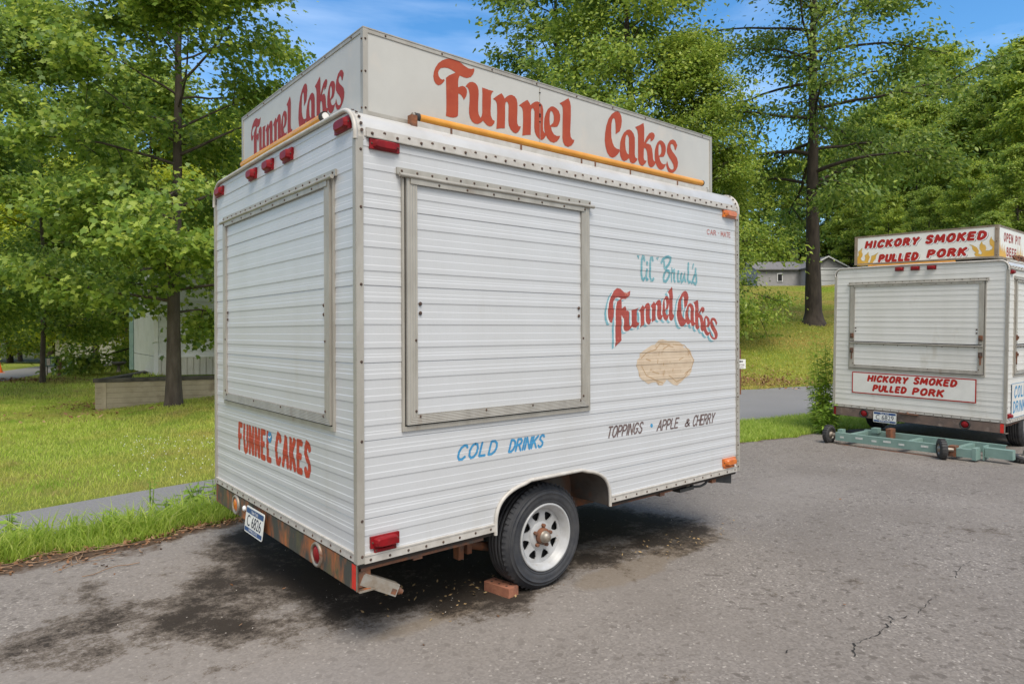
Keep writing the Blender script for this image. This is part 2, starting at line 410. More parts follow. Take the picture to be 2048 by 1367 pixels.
GLYPHS = {
 'F': [[(0.294,0.003),(0.302,0.087),(0.305,0.235),(0.302,0.431),(0.298,0.64),(0.374,0.698),(0.458,0.74),(0.534,0.778),(0.431,0.804),(0.347,0.814),(0.263,0.804),(0.179,0.778),(0.13,0.733),(0.111,0.685),(0.126,0.637),(0.164,0.601),(0.214,0.592),(0.24,0.608),(0.271,0.598),(0.233,0.55),(0.179,0.505),(0.118,0.479),(0.057,0.495),(0.015,0.54),(0.0,0.605),(0.015,0.685),(0.05,0.759),(0.118,0.846),(0.21,0.913),(0.305,0.958),(0.42,0.99),(0.519,1.0),(0.618,0.984),(0.733,0.942),(0.851,0.913),(0.924,0.92),(0.996,0.945),(1.0,0.907),(0.969,0.839),(0.908,0.778),(0.821,0.743),(0.733,0.736),(0.66,0.746),(0.63,0.746),(0.603,0.695),(0.592,0.624),(0.592,0.54),(0.645,0.566),(0.702,0.585),(0.76,0.579),(0.805,0.547),(0.813,0.498),(0.79,0.424),(0.729,0.35),(0.71,0.383),(0.672,0.418),(0.63,0.434),(0.595,0.434),(0.595,0.286),(0.592,0.138),(0.584,0.058),(0.542,0.026),(0.469,0.006),(0.401,0.0)]],
 'u': [[(0.0,0.842),(0.061,0.914),(0.137,0.973),(0.239,1.0),(0.335,0.986),(0.406,0.932),(0.437,0.846),(0.442,0.747),(0.426,0.543),(0.421,0.344),(0.442,0.244),(0.503,0.172),(0.543,0.235),(0.563,0.312),(0.563,0.57),(0.569,0.774),(0.563,0.928),(0.655,0.928),(0.802,0.919),(0.964,0.923),(0.904,0.869),(0.868,0.787),(0.868,0.629),(0.853,0.407),(0.863,0.294),(0.919,0.208),(1.0,0.186),(0.98,0.127),(0.898,0.045),(0.817,0.018),(0.731,0.032),(0.65,0.077),(0.589,0.122),(0.513,0.059),(0.411,0.009),(0.31,0.0),(0.213,0.032),(0.142,0.118),(0.112,0.226),(0.112,0.339),(0.132,0.516),(0.132,0.683),(0.107,0.778),(0.066,0.828)]],
 'n': [[(0.0,0.755),(0.139,0.863),(0.299,0.967),(0.368,0.91),(0.413,0.849),(0.473,0.91),(0.577,0.976),(0.662,1.0),(0.771,0.986),(0.846,0.925),(0.876,0.821),(0.876,0.618),(0.861,0.396),(0.871,0.274),(0.915,0.217),(1.0,0.226),(0.97,0.151),(0.896,0.057),(0.816,0.009),(0.721,0.019),(0.617,0.085),(0.557,0.184),(0.542,0.307),(0.547,0.509),(0.552,0.708),(0.522,0.774),(0.488,0.788),(0.448,0.759),(0.428,0.67),(0.428,0.406),(0.413,0.071),(0.259,0.042),(0.114,0.0),(0.134,0.198),(0.144,0.429),(0.139,0.623),(0.119,0.698),(0.075,0.741)]],
 'e': [[(0.0,0.484),(0.023,0.614),(0.107,0.753),(0.237,0.884),(0.42,0.977),(0.565,1.0),(0.748,0.977),(0.908,0.921),(1.0,0.819),(1.0,0.684),(0.924,0.563),(0.817,0.474),(0.664,0.442),(0.427,0.423),(0.481,0.316),(0.611,0.233),(0.794,0.209),(1.0,0.242),(0.939,0.158),(0.794,0.06),(0.588,0.0),(0.374,0.014),(0.191,0.088),(0.053,0.205),(0.0,0.34)],[(0.351,0.493),(0.336,0.619),(0.359,0.786),(0.42,0.865),(0.527,0.837),(0.595,0.749),(0.603,0.637),(0.557,0.549),(0.45,0.488),(0.366,0.451)]],
 'l': [[(0.0,0.841),(0.282,0.912),(0.605,1.0),(0.718,0.929),(0.766,0.848),(0.766,0.655),(0.742,0.476),(0.718,0.318),(0.75,0.223),(0.855,0.176),(1.0,0.176),(0.952,0.118),(0.79,0.044),(0.565,0.0),(0.347,0.014),(0.226,0.074),(0.185,0.155),(0.194,0.311),(0.202,0.49),(0.218,0.669),(0.21,0.777),(0.145,0.818)]],
 'C': [[(0.627,0.506),(0.633,0.619),(0.62,0.732),(0.584,0.819),(0.518,0.835),(0.44,0.794),(0.392,0.697),(0.373,0.548),(0.386,0.413),(0.452,0.316),(0.542,0.245),(0.687,0.213),(0.849,0.213),(0.855,0.171),(0.753,0.103),(0.59,0.032),(0.428,0.0),(0.271,0.016),(0.133,0.084),(0.042,0.197),(0.0,0.319),(0.024,0.468),(0.09,0.623),(0.217,0.781),(0.41,0.903),(0.602,0.977),(0.759,1.0),(0.892,0.974),(0.97,0.919),(1.0,0.832),(0.97,0.723),(0.886,0.6),(0.753,0.552)]],
 'a': [[(0.017,0.416),(0.034,0.548),(0.112,0.708),(0.235,0.854),(0.402,0.963),(0.542,1.0),(0.665,0.982),(0.788,0.909),(0.849,0.799),(0.855,0.553),(0.844,0.301),(0.877,0.205),(1.0,0.178),(0.955,0.114),(0.81,0.018),(0.687,0.0),(0.581,0.032),(0.52,0.137),(0.38,0.055),(0.24,0.005),(0.123,0.037),(0.034,0.137),(0.0,0.283)],[(0.307,0.553),(0.324,0.721),(0.38,0.817),(0.447,0.822),(0.514,0.749),(0.52,0.502),(0.508,0.237),(0.413,0.265),(0.335,0.361)]],
 'k': [[(0.0,0.849),(0.189,0.914),(0.392,1.0),(0.429,0.893),(0.429,0.729),(0.424,0.55),(0.475,0.619),(0.558,0.708),(0.677,0.801),(0.802,0.842),(0.908,0.832),(0.949,0.78),(0.908,0.704),(0.825,0.646),(0.719,0.615),(0.747,0.656),(0.719,0.691),(0.664,0.663),(0.581,0.601),(0.516,0.54),(0.636,0.55),(0.742,0.533),(0.811,0.457),(0.839,0.333),(0.853,0.23),(0.903,0.179),(1.0,0.172),(0.945,0.1),(0.848,0.038),(0.742,0.01),(0.645,0.041),(0.594,0.124),(0.581,0.261),(0.553,0.361),(0.502,0.419),(0.415,0.426),(0.401,0.316),(0.396,0.203),(0.433,0.141),(0.539,0.141),(0.484,0.079),(0.364,0.01),(0.3,0.0),(0.194,0.031),(0.129,0.12),(0.129,0.244),(0.129,0.498),(0.129,0.687),(0.097,0.784)]],
 's': [[(0.79,0.697),(0.71,0.726),(0.688,0.788),(0.572,0.855),(0.464,0.859),(0.37,0.813),(0.391,0.726),(0.529,0.643),(0.732,0.568),(0.913,0.485),(1.0,0.365),(0.957,0.232),(0.819,0.124),(0.609,0.033),(0.406,0.0),(0.203,0.021),(0.072,0.108),(0.0,0.212),(0.101,0.332),(0.159,0.241),(0.246,0.154),(0.406,0.104),(0.565,0.116),(0.638,0.17),(0.594,0.266),(0.435,0.361),(0.232,0.456),(0.094,0.552),(0.065,0.66),(0.145,0.813),(0.326,0.942),(0.58,1.0),(0.783,0.975),(0.942,0.863),(0.87,0.776)]],
 'Farch': [[(1.735,1.377),(1.737,1.493),(1.742,1.624),(1.754,1.657),(1.791,1.677),(1.767,1.684),(1.738,1.678),(1.718,1.656),(1.714,1.623),(1.726,1.602),(1.721,1.564),(1.705,1.528),(1.685,1.528),(1.671,1.558),(1.669,1.601),(1.678,1.644),(1.698,1.687),(1.722,1.721),(1.755,1.741),(1.788,1.737),(1.821,1.716),(1.846,1.714),(1.88,1.729),(1.871,1.698),(1.837,1.676),(1.796,1.673),(1.795,1.614),(1.829,1.631),(1.841,1.609),(1.832,1.581),(1.811,1.551),(1.795,1.575),(1.793,1.493),(1.792,1.417)]],
 'lil': [[(1.952,1.957),(1.964,1.938)],[(1.968,1.957),(1.96,1.945)],[(2.022,1.927),(2.016,1.952),(2.006,1.954),(1.995,1.93),(1.99,1.887),(1.99,1.845),(1.996,1.812),(2.008,1.803),(2.023,1.816)],[(2.045,1.873),(2.039,1.832),(2.043,1.807),(2.055,1.81)],[(2.048,1.921),(2.048,1.903)],[(2.108,1.932),(2.102,1.952),(2.088,1.949),(2.08,1.918),(2.077,1.867),(2.077,1.829),(2.087,1.804),(2.103,1.805),(2.115,1.818)],[(2.151,1.958),(2.147,1.948)],[(2.165,1.961),(2.155,1.943)],[(2.194,1.925),(2.21,1.947),(2.24,1.964),(2.269,1.97),(2.295,1.963),(2.295,1.945),(2.273,1.917),(2.244,1.894)],[(2.225,1.935),(2.227,1.909),(2.229,1.888)],[(2.244,1.879),(2.273,1.875),(2.286,1.86),(2.273,1.831),(2.243,1.803),(2.222,1.805),(2.218,1.823),(2.227,1.852),(2.243,1.876)],[(2.309,1.898),(2.305,1.853),(2.305,1.803)],[(2.309,1.872),(2.333,1.884),(2.335,1.855),(2.333,1.82),(2.343,1.805)],[(2.379,1.881),(2.374,1.844),(2.376,1.812),(2.391,1.81)],[(2.416,1.867),(2.407,1.832),(2.415,1.806),(2.433,1.82),(2.451,1.869),(2.453,1.826),(2.464,1.813)],[(2.497,1.942),(2.492,1.903),(2.492,1.86),(2.487,1.828),(2.5,1.807),(2.518,1.816)],[(2.556,1.94),(2.542,1.906)],[(2.532,1.803),(2.555,1.839),(2.574,1.875),(2.581,1.909)],[(2.578,1.876),(2.59,1.849),(2.59,1.819),(2.578,1.799),(2.555,1.809)]],
 'cake': [[(1.935,1.254),(1.945,1.29),(1.97,1.305),(1.973,1.331),(2.011,1.349),(2.053,1.366),(2.095,1.382),(2.127,1.385),(2.159,1.411),(2.203,1.418),(2.257,1.407),(2.325,1.408),(2.387,1.4),(2.427,1.38),(2.439,1.359),(2.492,1.353),(2.521,1.329),(2.533,1.3),(2.551,1.278),(2.551,1.25),(2.532,1.222),(2.526,1.194),(2.502,1.17),(2.449,1.148),(2.408,1.125),(2.362,1.103),(2.317,1.113),(2.278,1.135),(2.25,1.15),(2.228,1.131),(2.201,1.112),(2.163,1.116),(2.136,1.139),(2.094,1.138),(2.057,1.13),(2.021,1.149),(1.985,1.164),(1.964,1.184),(1.955,1.224)]],
 'flameL': [[(1.875,2.513),(1.874,2.623),(1.851,2.666),(1.86,2.712),(1.832,2.736),(1.801,2.768),(1.814,2.715),(1.799,2.682),(1.802,2.65),(1.827,2.619),(1.802,2.579),(1.771,2.571),(1.758,2.609),(1.767,2.654),(1.734,2.677),(1.717,2.705),(1.713,2.663),(1.695,2.63),(1.709,2.593),(1.722,2.555),(1.697,2.541),(1.679,2.591),(1.673,2.641),(1.636,2.651),(1.576,2.685),(1.606,2.649),(1.615,2.599),(1.649,2.563),(1.655,2.513)]],
 'flameR': [[(0.386,2.551),(0.4,2.577),(0.381,2.593),(0.42,2.636),(0.425,2.682),(0.461,2.708),(0.42,2.693),(0.371,2.66),(0.351,2.619),(0.356,2.58),(0.323,2.566),(0.313,2.588),(0.342,2.641),(0.342,2.687),(0.317,2.736),(0.308,2.695),(0.279,2.682),(0.269,2.647),(0.279,2.614),(0.236,2.611),(0.208,2.625),(0.198,2.653),(0.231,2.689),(0.236,2.734),(0.216,2.789),(0.207,2.754),(0.179,2.718),(0.174,2.673),(0.158,2.638),(0.161,2.538)]],
}

# ------------------------------------------------------------------ materials
M_SIDE = mat('painted_siding', (.525, .535, .545, 1), (.495, .50, .50, 1), 1.6, rough=.33, bump=.22, bscale=3.5, lo=.35, hi=.75, stretch=(1.5, 1.5, .35), c3=(.47, .46, .43, 1), s3=3.2, t3=(.62, .95))
M_SIDE2 = mat('old_cream_siding', (.65, .645, .615, 1), (.58, .57, .525, 1), 1.6, rough=.40, bump=.2, bscale=3.5, lo=.35, hi=.75, stretch=(1.5, 1.5, .4), c3=(.46, .42, .34, 1), s3=2.7, t3=(.60, .85))
M_ALU = mat('dull_aluminium', (.42, .395, .345, 1), (.34, .315, .27, 1), 14, rough=.5, metal=.3, bump=.05, stretch=(1, 1, .3), c3=(.27, .21, .16, 1), s3=9, t3=(.62, .8))
M_ROOF = mat('bright_roof_metal', (.57, .56, .535, 1), (.48, .465, .43, 1), 3.0, rough=.35, metal=.2, c3=(.45, .37, .28, 1), s3=7, t3=(.63, .85))
M_TRIMW = mat('white_trim', (.52, .495, .455, 1), (.42, .39, .345, 1), 20, rough=.45, c3=(.30, .20, .13, 1), s3=16, t3=(.64, .78))
M_SCREW = mat('rusty_screw', (.10, .055, .035, 1), (.045, .03, .025, 1), 60, rough=.8)
M_DARK = mat('black_gap', (.012, .012, .013, 1), rough=.85)
M_WELL = mat('wheel_well_metal', (.12, .11, .10, 1), (.07, .055, .045, 1), 5, rough=.7, c3=(.17, .08, .045, 1), s3=4, t3=(.55, .7))
M_UNDER = mat('dark_underside', (.03, .028, .027, 1), (.06, .04, .03, 1), 5, rough=.9)
M_RUST = mat('rusty_steel', (.23, .085, .035, 1), (.12, .06, .04, 1), 14, rough=.85, bump=.3, c3=(.07, .06, .05, 1), s3=9, t3=(.5, .65))
M_BUMP = mat('rusty_bumper', (.052, .052, .042, 1), (.36, .115, .035, 1), 7.5, rough=.62, bump=.15, lo=.46, hi=.60, detail=9, stretch=(1, 1, .45), c3=(.085, .080, .040, 1), s3=11, t3=(.52, .64))
M_BUMP2 = mat('weathered_bumper', (.17, .115, .09, 1), (.10, .075, .065, 1), 6, rough=.6, bump=.12, c3=(.24, .18, .15, 1), s3=9, t3=(.55, .7))
M_STEEL = mat('galvanised_steel', (.36, .34, .30, 1), (.25, .20, .15, 1), 18, rough=.5, metal=.5, c3=(.20, .09, .05, 1), s3=12, t3=(.58, .72))
M_RED = mat('red_lens', (.26, .006, .010, 1), (.17, .005, .008, 1), 20, rough=.42, spec=.25, coat=.0, c3=(.10, .03, .025, 1), s3=13, t3=(.58, .8))
M_REDTAPE = mat('red_reflective_tape', (.70, .035, .02, 1), (.55, .03, .02, 1), 30, rough=.35)
M_AMBER = mat('amber_lens', (.70, .19, .02, 1), (.50, .12, .02, 1), 20, rough=.28, coat=.4)
M_TUBE = mat('orange_tube', (.72, .33, .035, 1), (.62, .25, .02, 1), 7, rough=.35, coat=.3)
M_BLACK = mat('black_rubber_part', (.018, .018, .018, 1), (.035, .034, .032, 1), 20, rough=.6)
M_TYRE = mat('tyre_rubber', (.026, .028, .034, 1), (.050, .050, .052, 1), 12, rough=.62, bump=.1, bscale=120)
M_TYRE2 = mat('dark_tyre_rubber', (.022, .022, .023, 1), (.045, .043, .042, 1), 14, rough=.7)
M_RIM = mat('white_rim_paint', (.44, .445, .45, 1), (.37, .37, .36, 1), 18, rough=.35, c3=(.34, .22, .14, 1), s3=22, t3=(.66, .78))
M_SIGNP = mat('sign_panel', (.50, .49, .45, 1), (.44, .43, .395, 1), 2.2, rough=.38, bump=.02, bscale=90, c3=(.53, .49, .43, 1), s3=4.5, t3=(.57, .75))
M_SIGNP2 = mat('white_sign_panel', (.78, .77, .72, 1), (.72, .70, .64, 1), 3, rough=.35)
M_SIGNF = mat('brown_sign_frame', (.22, .17, .12, 1), (.32, .25, .18, 1), 11, rough=.55, metal=.2)
M_PRED = mat('red_sign_paint', (.33, .052, .022, 1), (.37, .068, .028, 1), 9, rough=.5, spec=.25, c3=(.40, .10, .045, 1), s3=14, t3=(.62, .8))
M_PRED2 = mat('dark_red_sign_paint', (.27, .024, .014, 1), (.30, .032, .018, 1), 9, rough=.5, spec=.25)
M_PRED4 = mat('bright_red_sign_paint', (.42, .022, .016, 1), (.36, .02, .014, 1), 12, rough=.5, spec=.25)
M_PRED3 = mat('faded_red_paint', (.36, .060, .040, 1), (.29, .045, .032, 1), 14, rough=.5, c3=(.52, .20, .13, 1), s3=22, t3=(.6, .75))
M_ORED = mat('orange_red_paint', (.46, .046, .018, 1), (.38, .034, .016, 1), 13, rough=.5)
M_TEAL = mat('faded_teal_paint', (.085, .27, .32, 1), (.20, .38, .41, 1), 30, rough=.5, c3=(.38, .48, .49, 1), s3=38, t3=(.56, .74))
M_TEAL2 = mat('teal_shadow_paint', (.10, .30, .36, 1), (.25, .42, .46, 1), 24, rough=.5)
M_BLUE = mat('blue_paint', (.035, .21, .42, 1), (.05, .26, .46, 1), 18, rough=.5)
M_BROWN = mat('brown_paint', (.10, .065, .06, 1), (.16, .11, .10, 1), 24, rough=.5)
M_CARM = mat('faded_red_print', (.36, .10, .085, 1), (.45, .2, .17, 1), 50, rough=.5)
M_WHITEO = mat('white_outline_paint', (.60, .61, .61, 1), rough=.45)
M_WHITEP = mat('white_paint', (.78, .78, .76, 1), rough=.45)
M_CAKE = mat('fried_dough_paint', (.50, .385, .27, 1), (.57, .46, .335, 1), 13, rough=.5, detail=9, c3=(.36, .23, .12, 1), s3=17, t3=(.58, .72))
M_CAKED = mat('brown_dough_line', (.34, .20, .09, 1), (.44, .30, .17, 1), 22, rough=.5)
M_PLATE = mat('plate_white', (.76, .77, .75, 1), (.66, .66, .62, 1), 15, rough=.4)
M_PLBLUE = mat('plate_blue', (.02, .065, .20, 1), rough=.4)
M_PLCHAR = mat('plate_characters', (.02, .025, .06, 1), rough=.45)
M_FLAME = mat('golden_flame_paint', (.62, .34, .03, 1), (.66, .40, .08, 1), 8, rough=.45)
M_FLAMEE = mat('olive_flame_edge', (.40, .34, .12, 1), rough=.5)
M_BRICK = mat('red_brick', (.36, .15, .085, 1), (.27, .10, .06, 1), 16, rough=.9, bump=.35, bscale=90, c3=(.15, .085, .06, 1), s3=13, t3=(.55, .7))
M_GREEN = mat('pale_green_steel', (.20, .30, .262, 1), (.155, .25, .22, 1), 9, rough=.5, bump=.05, c3=(.22, .14, .08, 1), s3=16, t3=(.66, .76))
M_CHIP = mat('bare_paint_chip', (.60, .62, .58, 1), (.45, .48, .45, 1), 30, rough=.6)
M_BANR = mat('banner_white', (.72, .71, .67, 1), (.60, .59, .55, 1), 3, rough=.45)

# ------------------------------------------------------------------ siding
PANEL = .3545
JTOP = 2.042 + PANEL
EDGES = (.218, .505, .812, 1.0)
def siding_points(z0, z1):
    pts = []
    k = -1
    while JTOP - PANEL * k > z0 - PANEL:
        top = JTOP - PANEL * k
        prev = top
        for q, f in enumerate(EDGES):
            e = top - PANEL * f
            hgt = prev - e
            d = -.0015 if q == 3 else 0.0008
            pts += [(prev - .0055, .0), (prev - hgt * .38, .0), (prev - hgt * .38 - .003, .0010), (e + .0295, .0010),
                    (e + .0250, .0024), (e + .0020, .0026), (e + .0005, d), (e - .0014, d)]
            prev = e
        k += 1
    pts.sort(key=lambda p: -p[0])
    return pts
SP = siding_points(0.3, 2.7)
SPZ = np.array([p[0] for p in SP][::-1]); SPO = np.array([p[1] for p in SP][::-1])
def prof(z): return float(np.interp(z, SPZ, SPO))
CUTS = [float(z) for z in SPZ]

ARC_C, ARC_W, ARC_Z0, ARC_H = 1.23, .447, .42, .238
def arch_x(z):
    t = max(0.0, (z - ARC_Z0) / ARC_H)
    if t >= 1: return 0
    return ARC_W * (1 - t ** 3.2) ** (1 / 3.0)

def siding(mb, mt, fn, u0, u1, z0, z1, arch=False, crown=0.0, o=0.0):
    zs = [z for z in CUTS if z0 < z < z1] + [z0, z1]
    if arch: zs += list(np.linspace(z0, ARC_Z0 + ARC_H, 26))
    if crown: zs += list(np.linspace(z1 - crown, z1, 14))
    zs = sorted(set(round(float(z), 5) for z in zs))
    def inset(z):
        if not crown or z < z1 - crown: return 0.0
        d = z - (z1 - crown)
        return crown - math.sqrt(max(0, crown * crown - d * d))
    for a, b in zip(zs[:-1], zs[1:]):
        oa, ob = prof(a) + o, prof(b) + o
        ia, ib = inset(a), inset(b)
        segs = [((u0 + ia, u0 + ib), (u1 - ia, u1 - ib))]
        if arch and a < ARC_Z0 + ARC_H - 1e-4:
            xa, xb = arch_x(a), arch_x(b)
            segs = [((u0, u0), (ARC_C - xa, ARC_C - xb)), ((ARC_C + xa, ARC_C + xb), (u1, u1))]
        for (la, lb), (ra, rb) in segs:
            mb.add([fn(la, a, oa), fn(ra, a, oa), fn(rb, b, ob), fn(lb, b, ob)], [(0, 1, 2, 3)], mt)

WT, LT = 2.134, 3.107
def f_side(u, z, o): return Vector((u, -o, z))
def f_rear(u, z, o): return Vector((-o, u, z))
def f_far(u, z, o): return Vector((u, WT + o, z))
def f_front(u, z, o): return Vector((LT + o, u, z))
def shift(fn, du, dz, do): return lambda u, z, o: fn(u + du, z + dz, o + do)

def bar(mb, fn, u0, u1, z0, z1, o0, o1, mt):
    vs = [fn(u, z, o) for o in (o0, o1) for z in (z0, z1) for u in (u0, u1)]
    mb.add(vs, [(0, 1, 3, 2), (4, 6, 7, 5), (0, 4, 5, 1), (2, 3, 7, 6), (0, 2, 6, 4), (1, 5, 7, 3)], mt)

def screw(mb, fn, u, z, o, r=.0065, h=.004):
    n = 8
    vs = [fn(u + r * math.cos(i * math.pi / 4), z + r * math.sin(i * math.pi / 4), o) for i in range(n)]
    vs += [fn(u + .6 * r * math.cos(i * math.pi / 4), z + .6 * r * math.sin(i * math.pi / 4), o + h) for i in range(n)]
    mb.add(vs, [(i, (i + 1) % n, n + (i + 1) % n, n + i) for i in range(n)] + [tuple(range(n, 2 * n))], M_SCREW)

def lens(name, parent, fn, u0, u1, z0, z1, mt, d=.026, o=.008, label=None, screws=True):
    "marker light: low base with a raised, bevelled lens"
    mb = MB()
    bar(mb, fn, u0, u1, z0, z1, o - .012, o + .006, mt)
    n = 9
    w, h = u1 - u0, z1 - z0
    def ring(ix, iz, oo):
        pts = []
        rr = min(w, h) * .22
        for k in range(16):
            a = 2 * math.pi * k / 16
            ca, sa = math.cos(a), math.sin(a)
            x = (u0 + u1) / 2 + (abs(ca) ** .45) * math.copysign(1, ca) * (w / 2 - ix)
            z = (z0 + z1) / 2 + (abs(sa) ** .45) * math.copysign(1, sa) * (h / 2 - iz)
            pts.append(fn(x, z, oo))
        return pts
    ex = w * .13
    rs = [ring(ex * .5, h * .03, o + .004), ring(ex, h * .10, o + d * .75), ring(ex * 1.25, h * .2, o + d)]
    vs = [p for r in rs for p in r]
    fs = [(i * 16 + k, i * 16 + (k + 1) % 16, (i + 1) * 16 + (k + 1) % 16, (i + 1) * 16 + k) for i in range(2) for k in range(16)]
    fs.append(tuple(range(32, 48)))
    mb.add(vs, fs, mt)
    if screws:
        for u in (u0 + ex * .45, u1 - ex * .45):
            screw(mb, fn, u, (z0 + z1) / 2, o + .006, .005)
    ob = mb.build(name, parent)
    if label: ob['label'] = label
    return ob

def round_lamp(name, parent, fn, u, z, r, mt, ringmt):
    mb = MB()
    n = 28
    c = fn(u, z, 0); ax = (fn(0, 0, 1) - fn(0, 0, 0))
    mb.lathe([(r, -.02), (r * 1.02, .004), (r * .95, .012), (r * .80, .012), (r * .74, .004), (r * .72, -.02)], ringmt, c, ax, n)
    lo = mb.build(name, parent)
    mb = MB()
    mb.lathe([(r * .73, -.012), (r * .70, .004), (r * .45, .012), (r * .01, .014)], mt, c, ax, n)
    mb.build('lens', lo)
    return lo

def hatch(parent, fn, u0, u1, z0, z1, sidem, split=None):
    "serving hatch: outer rim, door frame, siding panel, hinge rail with its screws"
    fr = MB()
    ws = .058
    # outer rim on the wall and the dark joint inside it
    for a in ((u0, u0 + .012, z0, z1), (u1 - .012, u1, z0, z1), (u0 + .0125, u1 - .0125, z0, z0 + .022)):
        bar(fr, fn, *a, -.004, .013, M_ALU)
    bar(fr, fn, u0 + .0125, u1 - .0125, z0 + .0225, z1 - .001, -.005, .0095, M_DARK)
    a0, a1, b0, b1 = u0 + .019, u1 - .019, z0 + .030, z1 - .004
    # mitred door frame, fluted along its length
    def mitre(p, q, r_, s_, grooves):
        "quad p,q outer edge, s_,r_ inner edge; fluting parallel to p-q"
        n = grooves * 2
        for i in range(n):
            t0, t1 = i / n, (i + 1) / n
            lerp = lambda A, B, t: (A[0] + (B[0] - A[0]) * t, A[1] + (B[1] - A[1]) * t)
            A, B = lerp(p, s_, t0), lerp(q, r_, t0)
            C_, D = lerp(q, r_, t1), lerp(p, s_, t1)
            oo = .024 if i % 2 == 0 else .0225
            o2 = .0225 if i % 2 == 0 else .024
            fr.add([fn(*A, oo), fn(*B, oo), fn(*C_, o2), fn(*D, o2)], [(0, 1, 2, 3)], M_ALU)
        for P_, Q_ in ((p, q), (s_, r_)):
            fr.add([fn(*P_, .005), fn(*Q_, .005), fn(*Q_, .024), fn(*P_, .024)], [(0, 1, 2, 3)], M_ALU)
    mitre((a0, b0), (a1, b0), (a1 - ws, b0 + ws * .78), (a0 + ws, b0 + ws * .78), 6)
    mitre((a0, b1), (a0, b0), (a0 + ws, b0 + ws * .78), (a0 + ws, b1), 4)
    mitre((a1, b1), (a1, b0), (a1 - ws, b0 + ws * .78), (a1 - ws, b1), 4)
    for u in (a0 + ws * .85, a1 - ws * .85):
        for dz in (.062, .40): screw(fr, fn, u, b0 + dz, .024, .007)
    for u in (a0 + ws * 1.25, a1 - ws * 1.25, a0 + (a1 - a0) * .38, a0 + (a1 - a0) * .64): screw(fr, fn, u, b0 + .036, .0235, .006)
    root = fr.build('hatch', parent)
    pn = MB()
    siding(pn, sidem, fn, a0 + ws + .001, a1 - ws - .001, b0 + ws * .78 + .001, b1, o=.0115)
    for u in (a0 + ws + .02, a1 - ws - .02):
        for dz in (.53, .575): screw(pn, fn, u, b0 + dz, .017, .010)
    pn.build('panel', root)
    hg = MB()
    H0 = z1
    bar(hg, fn, u0 - .026, u1 + .012, H0 + .003, H0 + .036, .0, .013, M_ALU)
    bar(hg, fn, u0 + .04, u1 - .06, H0 - .036, H0 - .008, .018, .0285, M_ALU)
    path = [fn(u, H0 - .002 + .0015 * math.sin(u * 9), .026) for u in np.linspace(u0 - .02, u1 + .024, 14)]
    hg.tube(path, .0105, M_ALU, 8)
    n = int((u1 - u0) / .085)
    for i in range(n + 1):
        u = u0 + (u1 - u0) * i / n
        screw(hg, fn, u, H0 + .021, .013, .0065)
        if i % 2 == 0 and u0 + .05 < u < u1 - .07: screw(hg, fn, u + .03, H0 - .024, .0285, .0065)
    hg.build('hinge_rail', root)
    if split:
        sp = MB()
        bar(sp, fn, a0 + .004, a1 - .004, split - .02, split + .004, .012, .030, M_ALU)
        bar(sp, fn, a0 + .02, a1 - .004, split + .0045, split + .018, .012, .0265, M_DARK)
        sp.tube([fn(a0 + .004, split - .003, .032), fn(a1 - .004, split - .003, .032)], .008, M_ALU, 8)
        for i in range(9): screw(sp, fn, a0 + .1 + (a1 - a0 - .2) * i / 8, split - .026, .019, .006)
        sp.build('split_rail', root)
        for u in (a0 + .03, a1 - .03):
            for dz, ln in ((.10, 0), (-.115, .09)):
                lt = MB()
                bar(lt, fn, u - .022, u + .022, split + dz - .035, split + dz + .035, .022, .034, M_RUST)
                bar(lt, fn, u - .010, u + .010, split + dz - .018, split + dz + .018, .0345, .048, M_RUST)
                if ln: bar(lt, fn, u - .007, u + .007, split + dz - .036 - ln, split + dz - .0355, .0245, .034, M_RUST)
                lt.build('latch', root)
    return root

def plate(parent, code, fn):
    "licence plate in its own plane: u across, z up"
    mb = MB()
    w, h = .305, .152
    pts = []
    for (cx, cz, a0) in ((w / 2 - .012, h / 2 - .012, 0), (-w / 2 + .012, h / 2 - .012, 90), (-w / 2 + .012, -h / 2 + .012, 180), (w / 2 - .012, -h / 2 + .012, 270)):
        for k in range(4):
            a = R(a0 + 30 * k); pts.append((cx + .012 * math.cos(a), cz + .012 * math.sin(a)))
    mb.prism(pts, (0, .003), M_PLATE, fn)
    ob = mb.build('license_plate', parent)
    pt = Paint()
    for z0, z1 in ((.038, .068), (-.068, -.044)):
        pt.poly([[(-.145, z0), (.145, z0), (.145, z1), (-.145, z1)]], M_PLBLUE, .003)
    pt.build('plate_band', ob, fn)
    sgn = fn(1, 0, 0) - fn(0, 0, 0)
    fl = parent is not None
    font_text(code, .092, M_PLCHAR, 'lettering', ob, fn, -.118 * PLF, -.034, .236, .0031, flip=PLF < 0, bold=.0)
    font_text('New York', .030, M_WHITEP, 'lettering', ob, fn, -.055 * PLF, .043, .11, .0034, flip=PLF < 0)
    font_text('EMPIRE STATE', .020, M_WHITEP, 'lettering', ob, fn, -.07 * PLF, -.062, .14, .0034, flip=PLF < 0)
    return ob
PLF = -1   # on a rear wall the reader's right is the wall's -u

